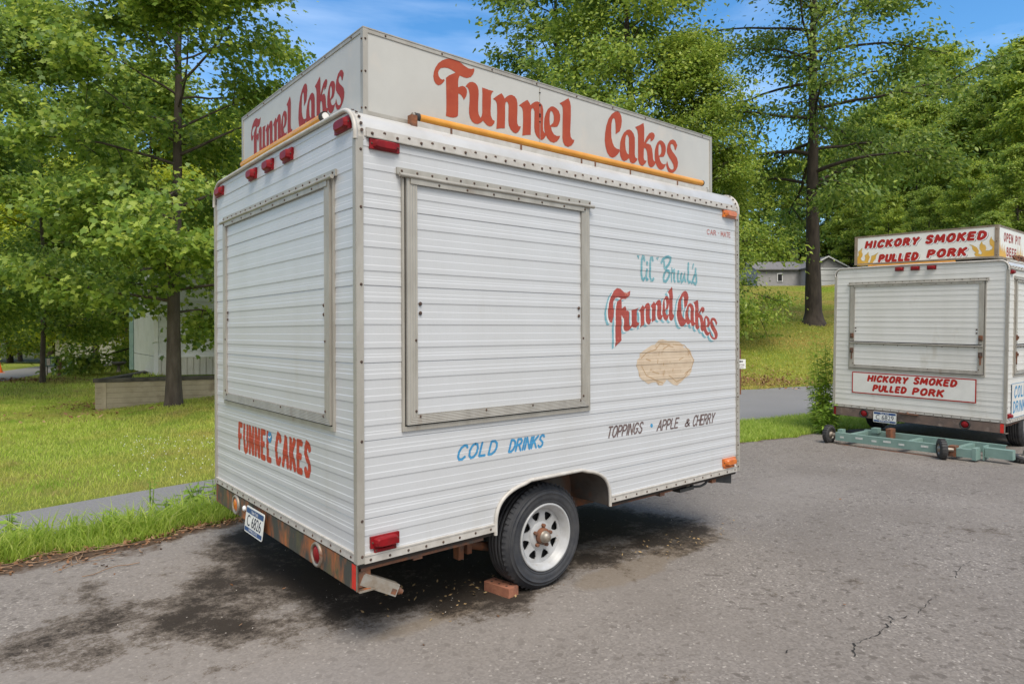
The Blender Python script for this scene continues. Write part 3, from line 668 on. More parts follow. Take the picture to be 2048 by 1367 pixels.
def wheel(parent, x, z, y_face, out=-1):
    "wheel whose outer side faces -y (out=-1) or +y"
    s = -out
    Y = lambda h: y_face + s * h          # h metres inwards from the tyre's outer face
    ax = (0, s, 0)
    RR = .300
    root = MB()
    prof_t = [(.192, .012), (.200, .004), (.206, .0015), (.208, .004), (.211, .0005), (.232, -.002), (.248, .000), (.2495, -.002), (.253, -.002), (.2545, .0025), (.266, .008), (.2675, .0055), (.271, .0065), (.272, .012), (.282, .019), (.291, .030)]
    tread = []
    for i, (a, b) in enumerate(((.034, .056), (.062, .084), (.090, .112), (.118, .140), (.146, .166))):
        tread += [(RR - .008, a - .003), (RR - abs(i - 2) * .0012, a), (RR - abs(i - 2) * .0012, b), (RR - .008, b + .003)]
    back = [(.291, .170), (.270, .192), (.232, .202), (.195, .19)]
    root.lathe([(r, h) for r, h in prof_t + tread + back], M_TYRE, (x, y_face, z), ax, 72)
    # shoulder lugs
    for k in range(56):
        a = 2 * math.pi * k / 56
        ca, sa = math.cos(a), math.sin(a); da = .028
        q = []
        for (r, h, d) in ((.283, .0175, -da), (.283, .0175, da), (.2985, .034, da), (.2985, .034, -da)):
            rr = r + .0065
            q.append((x + rr * math.cos(a + d), Y(h), z + rr * math.sin(a + d)))
        root.add(q, [(0, 1, 2, 3)], M_TYRE)
    wh = root.build('wheel', parent)
    rm = MB()
    rm.lathe([(.191, .014), (.193, .004), (.186, .000), (.180, .004), (.174, .016), (.160, .024), (.156, .058), (.150, .062)], M_RIM, (x, y_face, z), ax, 64)
    # disc with eight window holes
    n = 96
    outer = [(.156 * math.cos(2 * math.pi * k / n), .156 * math.sin(2 * math.pi * k / n)) for k in range(n)]
    loops = [outer]
    for k in range(8):
        a = 2 * math.pi * (k + .35) / 8
        tri = [(.088, 0.0), (.096, .13), (.124, .235), (.136, .21), (.138, .0), (.136, -.21), (.124, -.235), (.096, -.13)]
        loops.append([(r * math.cos(a + d), r * math.sin(a + d)) for r, d in tri])
    hd = lambda r: .052 - .020 * max(0, min(1, (.105 - r) / .05)) if r < .105 else .052 + .006 * max(0, min(1, (r - .135) / .02))
    flat = [p for lp in loops for p in lp]
    tr = tessellate_polygon([[Vector((p[0], p[1], 0)) for p in lp] for lp in loops])
    # centre needs depth: add as ring mesh
    rm.add([(x + a, Y(.054), z + b) for a, b in flat], [tuple(t) for t in tr], M_RIM)
    k0 = len(outer)
    for lp in loops[1:]:
        m_ = len(lp)
        rm.add([(x + a, Y(.0535), z + b) for a, b in lp] + [(x + a, Y(.062), z + b) for a, b in lp], [(i, (i + 1) % m_, m_ + (i + 1) % m_, m_ + i) for i in range(m_)], M_RIM)
    rm.lathe([(.082, .0535), (.074, .046), (.060, .042), (.036, .042)], M_RIM, (x, y_face, z), ax, 48)
    rm.build('rim', wh)
    db = MB(); db.lathe([(.150, .085), (.01, .085)], M_DARK, (x, y_face, z), ax, 32); db.build('brake_drum', wh)
    hb = MB()
    hb.lathe([(.047, .042), (.045, .024), (.034, .018), (.030, .002), (.026, -.010), (.016, -.018), (.001, -.020)], M_STEEL, (x, y_face, z), ax, 28)
    hb.lathe([(.048, .0415), (.0465, .022), (.035, .0170)], M_RUST, (x, y_face, z), ax, 28)
    hb.build('hub_cap', wh)
    for k in range(5):
        a = 2 * math.pi * (k + .15) / 5
        nb = MB()
        cx, cz = x + .060 * math.cos(a), z + .060 * math.sin(a)
        nb.lathe([(.0115, .043), (.0115, .026), (.007, .023), (.001, .023)], M_RUST, (cx, y_face, cz), ax, 6, False)
        nb.build('lug_nut', wh)
    return wh

def build_trailer(name, label, loc, rot, cfg):
    T = thing(name, label, 'food trailer', loc, rot)
    SM = cfg['siding']
    K = cfg.get('drop', 0.0)
    # ---- body
    mb = MB()
    siding(mb, SM, f_side, .018, LT - .018, .43, 2.372, arch=True)
    SIDEW = mb.build('side_wall', T)
    mb = MB(); siding(mb, SM, f_rear, .016, WT - .016, .43, 2.500 - K, crown=.125 - K); REARW = mb.build('rear_wall', T)
    mb = MB(); siding(mb, SM, f_far, .018, LT - .018, .43, 2.372); mb.build('side_wall', T)
    mb = MB(); siding(mb, SM, f_front, .016, WT - .016, .43, 2.500 - K, crown=.125 - K); mb.build('front_wall', T)
    fl = MB()
    for xa, xb, ya in ((.01, ARC_C - ARC_W - .01, .012), (ARC_C - ARC_W - .0095, ARC_C + ARC_W + .0095, .335), (ARC_C + ARC_W + .01, LT - .01, .012)):
        fl.box((xa, ya, .400), (xb, WT - .012, .428), M_UNDER)
    fl.build('floor', T)
    # ---- roof with its rounded edges
    rf = MB()
    r = .125 - K
    pr = [(-.004, 2.366)] + [(r - (r + .004) * math.cos(a), 2.376 + (r + .002) * math.sin(a)) for a in np.linspace(0, math.pi / 2, 12)]
    pr += [(WT * .5, 2.512 - K)] + [(WT - y, z) for y, z in pr[::-1]]
    n = len(pr)
    xs = np.linspace(.004, LT - .004, 9)
    vs = [(x, y, z) for x in xs for y, z in pr]
    fs = [(i * n + j, i * n + j + 1, (i + 1) * n + j + 1, (i + 1) * n + j) for i in range(len(xs) - 1) for j in range(n - 1)]
    rf.add(vs, fs, M_ROOF, True)
    roof = rf.build('roof', T)
    for fn in (f_side, f_far):
        t = MB()
        bar(t, fn, .042, LT - .02, 2.366, 2.388, .004, .0135, M_TRIMW)
        bar(t, fn, .042, LT - .02, 2.388, 2.405, .003, .0095, M_TRIMW)
        bar(t, fn, .042, LT - .02, 2.3605, 2.3655, .004, .018, M_ALU)
        for i in range(46):
            screw(t, fn, .07 + i * .0655, 2.392 if i % 2 else 2.381, .0095 if i % 2 else .0135, .008, .006)
        t.build('roof_trim', T)
    # ---- rolled edge round the tops of the end walls
    for xx, s in ((-.010, -1), (LT + .010, 1)):
        t = MB()
        pth = [(xx, -.004, 2.345), (xx, -.004, 2.381)] + [(xx, .122 - K - (.126 - K) * math.cos(a), 2.372 + (.127 - K) * math.sin(a)) for a in np.linspace(.15, math.pi / 2, 9)]
        pth += [(xx, WT * .5, 2.506 - K)] + [(p[0], WT - p[1], p[2]) for p in pth[::-1]]
        t.tube(pth, .0115, M_TRIMW, 8)
        x0, x1 = (xx + .004, xx + .044) if s < 0 else (xx - .044, xx - .004)
        for k in range(len(pth) - 1):
            a, b = pth[k], pth[k + 1]
            t.add([(x0, a[1] - .0005 if a[1] < 1 else a[1] + .0005, a[2] + .004), (x1, a[1], a[2] + .004), (x1, b[1], b[2] + .004), (x0, b[1], b[2] + .004)], [(0, 1, 2, 3)], M_TRIMW)
        for yy, sg in ((0, 1), (WT, -1)):
            for a in (.1, .35, .65, .95, 1.25):
                c = (xx - s * .03, yy + sg * (.122 - K - (.130 - K) * math.cos(a)), 2.376 + (.132 - K) * math.sin(a))
                d = (c[0], c[1] - sg * .004 * math.cos(a), c[2] + .004 * math.sin(a))
                t.tube([c, d], .0075, M_SCREW, 8)
        t.build('end_trim', T)
    # ---- corner posts
    for (cx, sx) in ((0, 1), (LT, -1)):
        for (cy, sy) in ((0, 1), (WT, -1)):
            t = MB()
            e = .0115
            xa, xb = sorted((cx - sx * e, cx + sx * .025)); ya, yb = sorted((cy - sy * e, cy - sy * .0))
            t.box((xa, ya, .428), (xb, yb, 2.358), M_ALU)
            xa, xb = sorted((cx - sx * e, cx)); ya, yb = sorted((cy + sy * .0002, cy + sy * .022))
            t.box((xa, ya, .428), (xb, yb, 2.3575), M_ALU)
            t.box((cx - sx * .0125 if sx > 0 else cx + .009, cy - sy * .003 - .0015, .43), (cx - sx * .009 if sx > 0 else cx + .0125, cy - sy * .003 + .0015, 2.35), M_ALU)
            fs_ = f_side if cy == 0 else f_far
            for zz in (.46, .62, .98, 1.34, 1.69, 2.04, 2.3): screw(t, fs_, cx + sx * .013, zz, .0115, .0075, .004)
            if cx > 0:
                for k in range(40): screw(t, fs_, cx - .016, .5 + k * .046, .0118, .004, .003)
            t.build('corner_trim', T)
    # ---- bottom rails
    def rail(fn, u0, u1, z=.424):
        t = MB()
        bar(t, fn, u0, u1, z, z + .034, .001, .011, M_TRIMW)
        bar(t, fn, u0, u1, z + .0345, z + .041, .001, .014, M_TRIMW)
        k = int((u1 - u0) / .105)
        for i in range(k + 1): screw(t, fn, u0 + .03 + (u1 - u0 - .06) * i / k, z + .016 + random.uniform(-.003, .003), .011, .0068)
        t.build('bottom_rail', T)
    rail(f_side, .0255, ARC_C - ARC_W - .004); rail(f_side, ARC_C + ARC_W + .012, LT - .026)
    rail(f_rear, .0225, WT - .0225, .432)
    rail(f_far, .026, LT - .026)
    # ---- wheel arch
    t = MB()
    pth = []
    for zz in np.linspace(.405, ARC_Z0 + ARC_H, 22):
        pth.append((ARC_C - arch_x(zz) if zz > ARC_Z0 else ARC_C - ARC_W, zz))
    full = [(u, z) for u, z in pth[:-1]] + [(ARC_C + k * .05, ARC_Z0 + ARC_H) for k in range(-4, 5)] + [(2 * ARC_C - u, z) for u, z in pth[-2::-1]]
    t.tube([f_side(u, z, .008) for u, z in full], .0105, M_TRIMW, 8)
    t.build('arch_trim', T)
    t = MB()
    q = [(u, z) for u, z in full]
    vs = [(u, -.001, z) for u, z in q] + [(u, .33, z) for u, z in q]
    m_ = len(q)
    t.add(vs, [(i, i + 1, m_ + i + 1, m_ + i) for i in range(m_ - 1)], M_WELL)
    t.add([(u, .33, z) for u, z in q], [tuple(range(m_))], M_WELL)
    t.build('wheel_well', T)
    # ---- running gear
    fr = MB()
    for y0 in (.36, WT - .42):
        fr.box((.02, y0, .315), (LT - .02, y0 + .06, .398), M_RUST)
    for x0 in (.30, .9, 1.6, 2.2, 2.8):
        fr.box((x0, .02 if not .75 < x0 < 1.7 else .34, .372), (x0 + .05, WT - .02, .3985), M_RUST)
    fr.box((.02, .016, .385), (.72, .05, .399), M_RUST)
    fr.box((1.72, .03, .385), (2.35, .06, .399), M_RUST)
    fr.tube([(1.2, .18, .296), (1.2, WT - .18, .296)], .035, M_RUST, 10)
    fr.build('chassis', T)
    for y0 in (.30, WT - .30):
        sp = MB()
        sp.tube([(.74, y0, .30), (.95, y0, .235), (1.2, y0, .225), (1.45, y0, .235), (1.66, y0, .30)], .026, M_RUST, 6)
        sp.box((.70, y0 - .05, .31), (.86, y0 + .02, .397), M_RUST)
        sp.box((.73, y0 - .045, .215), (.765, y0 + .005, .3095), M_RUST)
        sp.box((.79, y0 - .045, .235), (.82, y0 + .005, .3095), M_RUST)
        sp.build('leaf_spring', T)
    wheel(T, 1.2, .296, .048)
    wheel(T, 1.2, .296, WT - .048, out=1)
    # ---- bumper: folded steel channel
    b = MB()
    BM = cfg['bumper']
    b.box((-.006, .0, .302), (-.001, WT, .4235), BM)
    b.box((-.001, .0, .3), (.062, WT, .305), BM)
    b.box((-.0005, .0, .417), (.062, WT, .4225), BM)
    b.box((-.0068, .0, .302), (-.0062, .0115, .4235), M_STEEL)
    b.box((-.001, -.012, .298), (.085, -.0005, .3035), M_STEEL)
    bump = b.build('bumper', T)
    for yy, lm in ((.435, M_RED), (1.695, cfg['lamp2'])):
        round_lamp('tail_lamp', T, shift(f_rear, 0, 0, .006), yy, .363, .062, lm, M_BLACK if cfg['n'] == 2 else M_STEEL)
    for y0, y1, mt in ((.014, .052, M_REDTAPE), (2.095, 2.126, cfg['tape2'])):
        t = MB(); bar(t, f_rear, y0, y1, .306, .419, .0062, .0074, mt); t.build('reflector', T)
    t = MB(); t.lathe([(.018, -.004), (.017, .008), (.012, .013), (.001, .015)], M_WHITEP, (-.006, 1.53, .372), (-1, 0, 0), 14); t.build('backup_button', T)
    return T, SIDEW, REARW

# ------------------------------------------------------------------ the funnel cake trailer
T1, S1, R1 = build_trailer('food_trailer', 'white corrugated food trailer with a Funnel Cakes sign box, nearest the camera', (0, 0, 0), (0, 0, 0),
                           dict(n=1, siding=M_SIDE, bumper=M_BUMP, lamp2=M_AMBER, tape2=M_RUST))

def sign_box(parent, x0, x1, y0, y1, z0, z1, pm, fm, edge):
    b = MB()
    b.box((x0 + .004, y0 + .004, z0), (x1 - .004, y1 - .004, z1 - .003), pm)
    sb = b.build('sign_box', parent)
    t = MB()
    e = edge
    for (xa, xb, sx) in ((x0, x0 + e, 0), (x1 - e, x1, 0)):
        for (ya, yb) in ((y0, y0 + e), (y1 - e, y1)):
            t.box((xa - .001, ya - .001, z0 - .001), (xb + .001, yb + .001, z1), fm)
    for z in (z0, z1 - .018):
        for (ya, yb) in ((y0, y0 + .0035), (y1 - .0035, y1)):
            t.box((x0 + e + .0015, ya, z), (x1 - e - .0015, yb, z + .018), fm)
        for (xa, xb) in ((x0, x0 + .0035), (x1 - .0035, x1)):
            t.box((xa, y0 + e + .0015, z), (xb, y1 - e - .0015, z + .018), fm)
    t.box((x0 - .002, y0 - .002, z1 + .0005), (x1 + .002, y1 + .002, z1 + .006), fm)
    for k in range(9):
        u = x0 + .12 + k * (x1 - x0 - .24) / 8
        screw(t, lambda a, z, o: Vector((a, y0 - o, z)), u, z1 - .009, .0, .0055)
    for k in range(6):
        u = y0 + .12 + k * (y1 - y0 - .24) / 5
        screw(t, lambda a, z, o: Vector((x0 - o, a, z)), u, z1 - .009, .0, .0055)
    for z in (z0 + .03, (z0 + z1) / 2, z1 - .05):
        screw(t, lambda a, zz, o: Vector((a, y0 - o, zz)), x0 + e * .5, z, .0012, .006)
        screw(t, lambda a, zz, o: Vector((x0 - o, a, zz)), y0 + e * .5, z, .0012, .006)
    t.build('frame', sb)
    return sb

SY0, SX0, SX1, SY1, SZ0, SZ1 = .113, .090, 2.955, 1.862, 2.508, 2.916
sb1 = sign_box(T1, SX0, SX1, SY0, SY1, SZ0, SZ1, M_SIGNP, M_ALU, .024)
f_ss = lambda u, z, o: Vector((u, SY0 + .004 - o, z))
f_sr = lambda u, z, o: Vector((SX0 + .004 - o, u, z))
BIG = [('F', .486, .748, 2.592, 2.903), ('u', .689, .886, 2.590, 2.811), ('n', .874, 1.075, 2.590, 2.802), ('n', 1.061, 1.275, 2.588, 2.808),
       ('e', 1.254, 1.385, 2.591, 2.806), ('l', 1.380, 1.504, 2.587, 2.883), ('C', 1.777, 1.943, 2.587, 2.897), ('a', 1.920, 2.099, 2.582, 2.801),
       ('k', 2.077, 2.294, 2.582, 2.873), ('e', 2.281, 2.404, 2.586, 2.790), ('s', 2.406, 2.544, 2.580, 2.821)]
def glyph(nm, u0, u1, z0, z1):
    return [[(u0 + a * (u1 - u0), z0 + b * (z1 - z0)) for a, b in lp] for lp in GLYPHS[nm]]
p = Paint()
for i, (nm, a, b, c, d) in enumerate(BIG):
    if i == 6: p.new()
    p.poly(glyph(nm, a, b, c, d), M_PRED, (i % 3) * .0002)
p.build('lettering', sb1, f_ss)
p = Paint()
for i, (nm, a, b, c, d) in enumerate(BIG):
    g = (lambda x: 1.690 - (x - .486) / (1.504 - .486) * (1.690 - .990)) if i < 6 else (lambda x: .900 - (x - 1.777) / (2.544 - 1.777) * (.900 - .318))
    zz = lambda z: 2.600 + (z - 2.585) * .80
    if i == 6: p.new()
    p.poly([[(g(u), zz(z)) for u, z in lp] for lp in glyph(nm, a, b, c, d)], M_PRED2, (i % 3) * .0002)
p.build('lettering', sb1, f_sr)
# seam and worn patch of the panel joint
s_ = MB()
for z in (2.86, 2.79, 2.785, 2.735, 2.728, 2.72, 2.69): s_.box((1.216, SY0 - .0005, z), (1.226, SY0 + .0035, z + .005), M_DARK)
s_.box((1.2195, SY0 + .0005, 2.53), (1.2215, SY0 + .0037, 2.895), M_ALU)
s_.build('panel_seam', sb1)

# orange lamp tubes and the channel under them
t = MB(); t.tube([(.372, .075, 2.533), (2.765, .075, 2.545)], .0205, M_TUBE, 14)
tb = t.build('lamp_tube', T1)
t = MB()
t.tube([(.347, .075, 2.533), (.3715, .075, 2.533)], .023, M_BLACK, 14)
t.tube([(.334, .075, 2.541), (.3465, .075, 2.541)], .013, M_STEEL, 10)
t.build('end_cap', tb)
t = MB()
t.tube([(2.7655, .075, 2.545), (2.775, .075, 2.545)], .0215, M_BLACK, 14)
t.build('end_cap', tb)
t = MB()
t.box((.35, .058, 2.468), (2.81, .100, 2.512), M_TRIMW)
t.box((2.8105, .056, 2.468), (2.815, .102, 2.517), M_ALU)
for u in (.55, 1.02, 1.5, 1.62, 1.95, 2.45): t.box((u, .0560, 2.485), (u + .012, .0578, 2.5135), M_RUST)
t.box((.315, .050, 2.48), (.3495, .085, 2.535), M_RUST)
t.build('tube_channel', T1)
t = MB(); t.tube([(.040, 1.680, 2.562), (.040, .452, 2.562)], .0205, M_TUBE, 14)
tb = t.build('lamp_tube', T1)
t = MB()
t.tube([(.040, .4515, 2.562), (.040, .425, 2.562)], .026, M_BLACK, 14)
t.tube([(.040, .4245, 2.562), (.040, .418, 2.562)], .018, M_WHITEP, 12)
t.build('end_cap', tb)
t = MB()
t.tube([(.040, 1.688, 2.562), (.040, 1.6805, 2.562)], .0215, M_BLACK, 14)
t.build('end_cap', tb)
t = MB(); t.box((.035, .40, 2.517), (.075, 1.69, 2.538), M_TRIMW); t.box((.033, .55, 2.5235), (.0345, .9, 2.536), M_RUST); t.box((.033, 1.2, 2.5235), (.0345, 1.5, 2.536), M_RUST); t.build('tube_channel', T1)

hatch(T1, f_side, .224, 1.500, 1.004, 2.212, M_SIDE)
hatch(T1, f_rear, .226, 1.925, 1.000, 2.212, M_SIDE)
# lamps
for a, b in ((.712, .882), (1.000, 1.162), (1.278, 1.440)):
    lens('marker_light', T1, f_rear, a + .02, b - .02, 2.400, 2.466, M_RED, .030)
for a, b in ((.045, .205), (1.945, 2.098)): lens('marker_light', T1, f_rear, a, b, 2.405, 2.467, M_RED, .024)
lens('marker_light', T1, f_side, .058, .212, 2.312, 2.3595, M_RED, .024)
lens('marker_light', T1, f_side, .055, .203, .487, .540, M_RED, .036)
lens('side_reflector', T1, f_side, .075, .187, .4655, .4845, M_RED, .012)
lens('marker_light', T1, f_side, 2.912, 3.078, 2.305, 2.3595, M_AMBER, .03, label='orange marker light at the front corner')
lens('marker_light', T1, f_side, 2.900, 3.058, .482, .538, M_AMBER, .032, label='orange marker light at the front corner')
lens('side_reflector', T1, f_side, 2.915, 3.04, .4655, .4805, M_AMBER, .012)
# licence plate, bent outwards at its foot
cy, cz = 1.262, .345
f_pl = lambda u, z, o: Vector((-.030 + (z - .06) * .12 - o, cy + u, cz + z))
plate(T1, 'C 6826', f_pl)

# ---- lettering on the side
p = Paint()
ARCH = [('Farch', None), ('u', 1.794, 1.460, 1.965, 1.634), ('n', 1.960, 1.493, 2.089, 1.665), ('n', 2.075, 1.528, 2.209, 1.686), ('e', 2.203, 1.540, 2.275, 1.711), ('l', 2.260, 1.540, 2.333, 1.772),
        ('C', 2.361, 1.499, 2.492, 1.754), ('a', 2.455, 1.500, 2.573, 1.677), ('k', 2.551, 1.459, 2.689, 1.705), ('e', 2.666, 1.428, 2.748, 1.594), ('s', 2.741, 1.389, 2.847, 1.589)]
tilt = [0, .25, .22, .16, .1, .05, -.05, -.18, -.25, -.3, -.35]
for (dx, dz, mt, o) in ((-.030, -.016, M_TEAL2, 0), (-.013, -.007, M_WHITEO, .0005), (0, 0, M_PRED3, .001)):
    for i, A in enumerate(ARCH):
        if A[1] is None: lps = GLYPHS['Farch']
        else:
            _, u0, z0, u1, z1 = A
            hk = abs(tilt[i]) * (u1 - u0)
            lps = [[(u0 + a * (u1 - u0), z0 + (hk if tilt[i] < 0 else 0) * 1 + b * (z1 - z0 - hk) + tilt[i] * (u1 - u0) * a) for a, b in lp] for lp in GLYPHS[A[0]]]
        p.poly([[(u + dx, z + dz) for u, z in lp] for lp in lps], mt, o + (i % 3) * .00012)
p.build('lettering', S1, f_side, prof, CUTS)
p = Paint()
for i, st in enumerate(GLYPHS['lil']):
    if i == 8: p.new()
    p.stroke(st, .0085 if i in (0, 1, 6, 7) else (.012 if i in (11, 16) else .0185), M_TEAL, (i % 5) * .00012)
p.build('lettering', S1, f_side, prof, CUTS)
p = Paint()
p.poly(GLYPHS['cake'], M_CAKE, 0)
def cu(pts, wd=.006): p.stroke([(1.940 + a * .632, 1.112 + b * .30) for a, b in pts], wd, M_CAKED, .0004)
for pts in ([(.07, .62), (.16, .74), (.30, .80), (.38, .93), (.55, .90)], [(.42, .80), (.52, .88), (.60, .84)], [(.60, .90), (.80, .88), (.90, .70), (.97, .52), (.93, .35)], [(.08, .45), (.15, .25), (.30, .13), (.42, .06)],
            [(.52, .22), (.66, .06), (.78, .12), (.86, .26)], [(.34, .58), (.33, .5)], [(.44, .44), (.43, .5)], [(.60, .36), (.59, .3)], [(.15, .60), (.22, .56)], [(.70, .55), (.78, .60)], [(.80, .22), (.92, .33)], [(.25, .32), (.36, .27)]):
    cu(pts)
p.build('lettering', S1, f_side, prof, CUTS)
p = Paint()
caps(p, 'COLD', .540, .828, .790, .070, .0125, M_BLUE, slant=.34, rise=.004)
p.new(); caps(p, 'DRINKS', .878, .828, 1.122, .064, .0125, M_BLUE, slant=.34, rise=.003, gap=.16)
p.build('lettering', S1, f_side, prof, CUTS)
p = Paint()
caps(p, 'TOPPINGS', 1.655, .822, 1.985, .066, .0105, M_BROWN, slant=.36, gap=.14)
p.new(); p.poly([[(2.088 + .013 * math.cos(a), .858 + .013 * math.sin(a)) for a in np.linspace(0, 6.1, 14)]], M_BLUE)
p.new(); caps(p, 'APPLE', 2.140, .818, 2.365, .066, .0105, M_BROWN, slant=.36, gap=.14)
p.new(); caps(p, '&', 2.445, .818, 2.50, .046, .0105, M_BROWN, slant=.3)
p.new(); caps(p, 'CHERRY', 2.535, .812, 2.790, .070, .0105, M_BROWN, slant=.36, gap=.14)
p.build('lettering', S1, f_side, prof, CUTS)
p = Paint()
caps(p, 'CAR', 2.720, 2.163, 2.832, .034, .0065, M_CARM, gap=.2)
p.new(); p.poly([[(2.861, 2.178), (2.869, 2.178), (2.869, 2.186), (2.861, 2.186)]], M_CARM)
p.new(); caps(p, 'MATE', 2.895, 2.163, 3.018, .036, .0065, M_CARM, gap=.2)
p.build('lettering', S1, f_side, prof, CUTS)
p = Paint()
caps(p, 'FUNNEL', 1.650, .732, 1.085, .160, .036, M_ORED, gap=.34)
p.new(); caps(p, 'CAKES', 1.005, .738, .535, .160, .036, M_ORED, gap=.32)
for i in range(14):
    pass
p.new(); p.poly([[(1.105 + .032 * math.cos(a), .868 + .032 * math.sin(a)) for a in np.linspace(0, 6.1, 18)]], M_BLUE, .0008)
p.stroke([(1.125, .87), (1.105, .865), (1.09, .875)], .009, M_WHITEP, .0011)
p.build('lettering', R1, f_rear, prof, CUTS)

# ---- stabiliser jack under the near corner, gear under the front
t = MB()
rot = Matrix.Rotation(R(27), 3, 'Y') @ Matrix.Rotation(R(-12), 3, 'Z')
def jb(lo, hi, mt): t.box(lo, hi, mt, rot=rot, c=(.03, .06, .385))
jb((.0, -.035, -.012), (.21, .035, -.006), M_STEEL); jb((.0, -.036, -.062), (.21, -.032, -.0125), M_STEEL); jb((.0, .032, -.062), (.21, .036, -.0125), M_STEEL); jb((.0, -.0315, -.055), (.15, .0315, -.050), M_RUST); jb((.18, -.0375, -.055), (.205, -.0365, -.03), M_RUST)
t.tube([rot @ Vector((.15, 0, -.038)) + Vector((.03, .06, .385)), rot @ Vector((.235, 0, -.036)) + Vector((.03, .06, .385))], .017, M_RUST, 12)
t.tube([rot @ Vector((.2352, 0, -.036)) + Vector((.03, .06, .385)), rot @ Vector((.247, 0, -.036)) + Vector((.03, .06, .385))], .012, M_RUST, 12)
t.box((.01, .02, .31), (.07, .10, .383), M_RUST)
t.build('stabiliser_jack', T1)
t = MB()
t.prism([(2.765, .400), (2.775, .384), (3.082, .325), (3.085, .400)], (-.06, -.04), M_BLACK, f_side)
t.add([f_side(2.79, .386, -.0405), f_side(3.08, .338, -.0405), f_side(3.08, .336, -.10), f_side(2.79, .384, -.10)], [(0, 1, 2, 3)], M_STEEL)
t.build('splash_flap', T1)
t = MB()
t.box((2.42, .02, .362), (2.58, .09, .384), M_BLACK); t.box((2.53, .04, .3845), (2.56, .07, .399), M_STEEL); t.box((2.575, .035, .366), (2.60, .075, .399), M_BLACK)
t.build('step_bracket', T1)
t = MB(); t.tube([(2.60, .04, .372), (2.68, .035, .366), (2.74, .035, .376), (2.775, .04, .397)], .0085, M_BLACK, 8); t.build('cable_loop', T1)
for o in T1.children:
    if o.name.startswith('rear_wall'): pass

# ------------------------------------------------------------------ the pork trailer
T2X, T2Y, T2DZ = 8.6636, -.3058, -.128
T2, S2, R2 = build_trailer('food_trailer', 'cream white food trailer farther back, with a Hickory Smoked Pulled Pork sign box', (T2X, T2Y, T2DZ), (R(1.2), 0, R(-.76)),
                           dict(n=2, siding=M_SIDE2, bumper=M_BUMP2, lamp2=M_RED, tape2=M_RED, drop=.034))
hatch(T2, f_side, .245, 1.50, 1.004, 2.245, M_SIDE2, split=1.40)
hatch(T2, f_rear, .226, 1.925, .990, 2.225, M_SIDE2, split=1.385)
for c in (.856, 1.057, 1.256): lens('marker_light', T2, f_rear, c - .055, c + .055, 2.395, 2.448, M_RED, .04)
lens('marker_light', T2, f_side, .058, .17, 2.30, 2.35, M_RED, .03)
lens('marker_light', T2, f_side, .055, .17, .487, .540, M_RED, .036)
f_pl2 = lambda u, z, o: Vector((-.022 - o, 1.406 + u, .338 + z))
plate(T2, 'C 6829', f_pl2)
t = MB(); t.box((-.05, .98, .417), (-.007, 1.22, .424), M_RUST); t.lathe([(.022, .0), (.02, .012), (.01, .022), (.001, .024)], M_RUST, (-.02, 1.12, .4245), (0, 0, 1), 14); t.build('plate_lamp', T2)
sb2 = sign_box(T2, .09, 2.955, .138, 1.908, 2.518, 2.926, M_SIGNP2, M_SIGNF, .040)
f2r = lambda u, z, o: Vector((.094 - o, u, z))
f2s = lambda u, z, o: Vector((u, .142 - o, z))
p = Paint()
for txt, a, b, z0, h in (('HICKORY', 1.752, 1.070, 2.760, .088), ('SMOKED', .965, .285, 2.765, .092), ('PULLED', 1.565, 1.075, 2.550, .090), ('PORK', .940, .500, 2.570, .090)):
    p.new()
    for (dx, dz, mt, o) in ((-.016, -.012, M_BROWN, .0), (-.007, -.005, M_WHITEP, .0007), (0, 0, M_PRED4, .0014)):
        caps(p, txt, a, z0, b, h, .037 if mt is not M_WHITEP else .047, mt, slant=.22, o=o, gap=.36, dx=dx, dz=dz)
p.build('lettering', sb2, f2r)
p = Paint()
for nm in ('flameL', 'flameR'):
    lp = GLYPHS[nm][0]
    cx_ = sum(q[0] for q in lp) / len(lp)
    p.new()
    p.poly([lp], M_FLAMEE, .0)
    p.poly([[(cx_ + (u - cx_) * .985 - .003, z - .007) for u, z in lp]], M_FLAME, .0006)
p.build('flames', sb2, f2r)
p = Paint()
caps(p, 'OPEN PIT', .33, 2.745, 1.05, .10, .026, M_PRED3, gap=.34)
p.new(); caps(p, 'BEEF', .46, 2.565, .86, .10, .026, M_PRED3, gap=.34)
p.build('lettering', sb2, f2s)
p = Paint()
for k, (u, h) in enumerate(((.17, .26), (.215, .16), (.26, .19), (.31, .14), (.355, .17), (.40, .10), (.88, .13), (.94, .2), (1.0, .15), (1.07, .24), (1.14, .16))):
    if k == 6: p.new()
    p.poly([[(u - .034, 2.53), (u + .034, 2.53), (u + .022, 2.53 + h * .45), (u + .006, 2.53 + h * .7), (u + .004, 2.53 + h), (u - .012, 2.53 + h * .65), (u - .02, 2.53 + h * .4)]], M_FLAME, (k % 3) * .0003)
p.build('flames', sb2, f2s)
p = Paint()
p.poly([[(.314, .650), (1.868, .650), (1.868, .958), (.314, .958)]], M_PRED4, .0)
p.poly([[(.328, .664), (1.854, .664), (1.854, .944), (.328, .944)]], M_BANR, .0006)
for txt, a, b, z0, h in (('HICKORY', 1.645, 1.135, .838, .078), ('SMOKED', 1.045, .545, .846, .080), ('PULLED', 1.572, 1.150, .704, .078), ('PORK', 1.055, .695, .700, .082)):
    caps(p, txt, a, z0, b, h, .029, M_PRED4, slant=.22, o=.0012, gap=.30)
f_ban = lambda u, z, o: Vector((-.010 - o, u, z))
p.build('banner', R2, f_ban)
p = Paint()
p.poly([[(.19, .475), (.95, .475), (.95, .915), (.19, .915)]], M_BLUE, .0)
p.poly([[(.196, .481), (.944, .481), (.944, .909), (.196, .909)]], M_BANR, .0006)
caps(p, 'COLD', .30, .735, .80, .135, .028, M_BLUE, gap=.3, o=.0012, slant=.1)
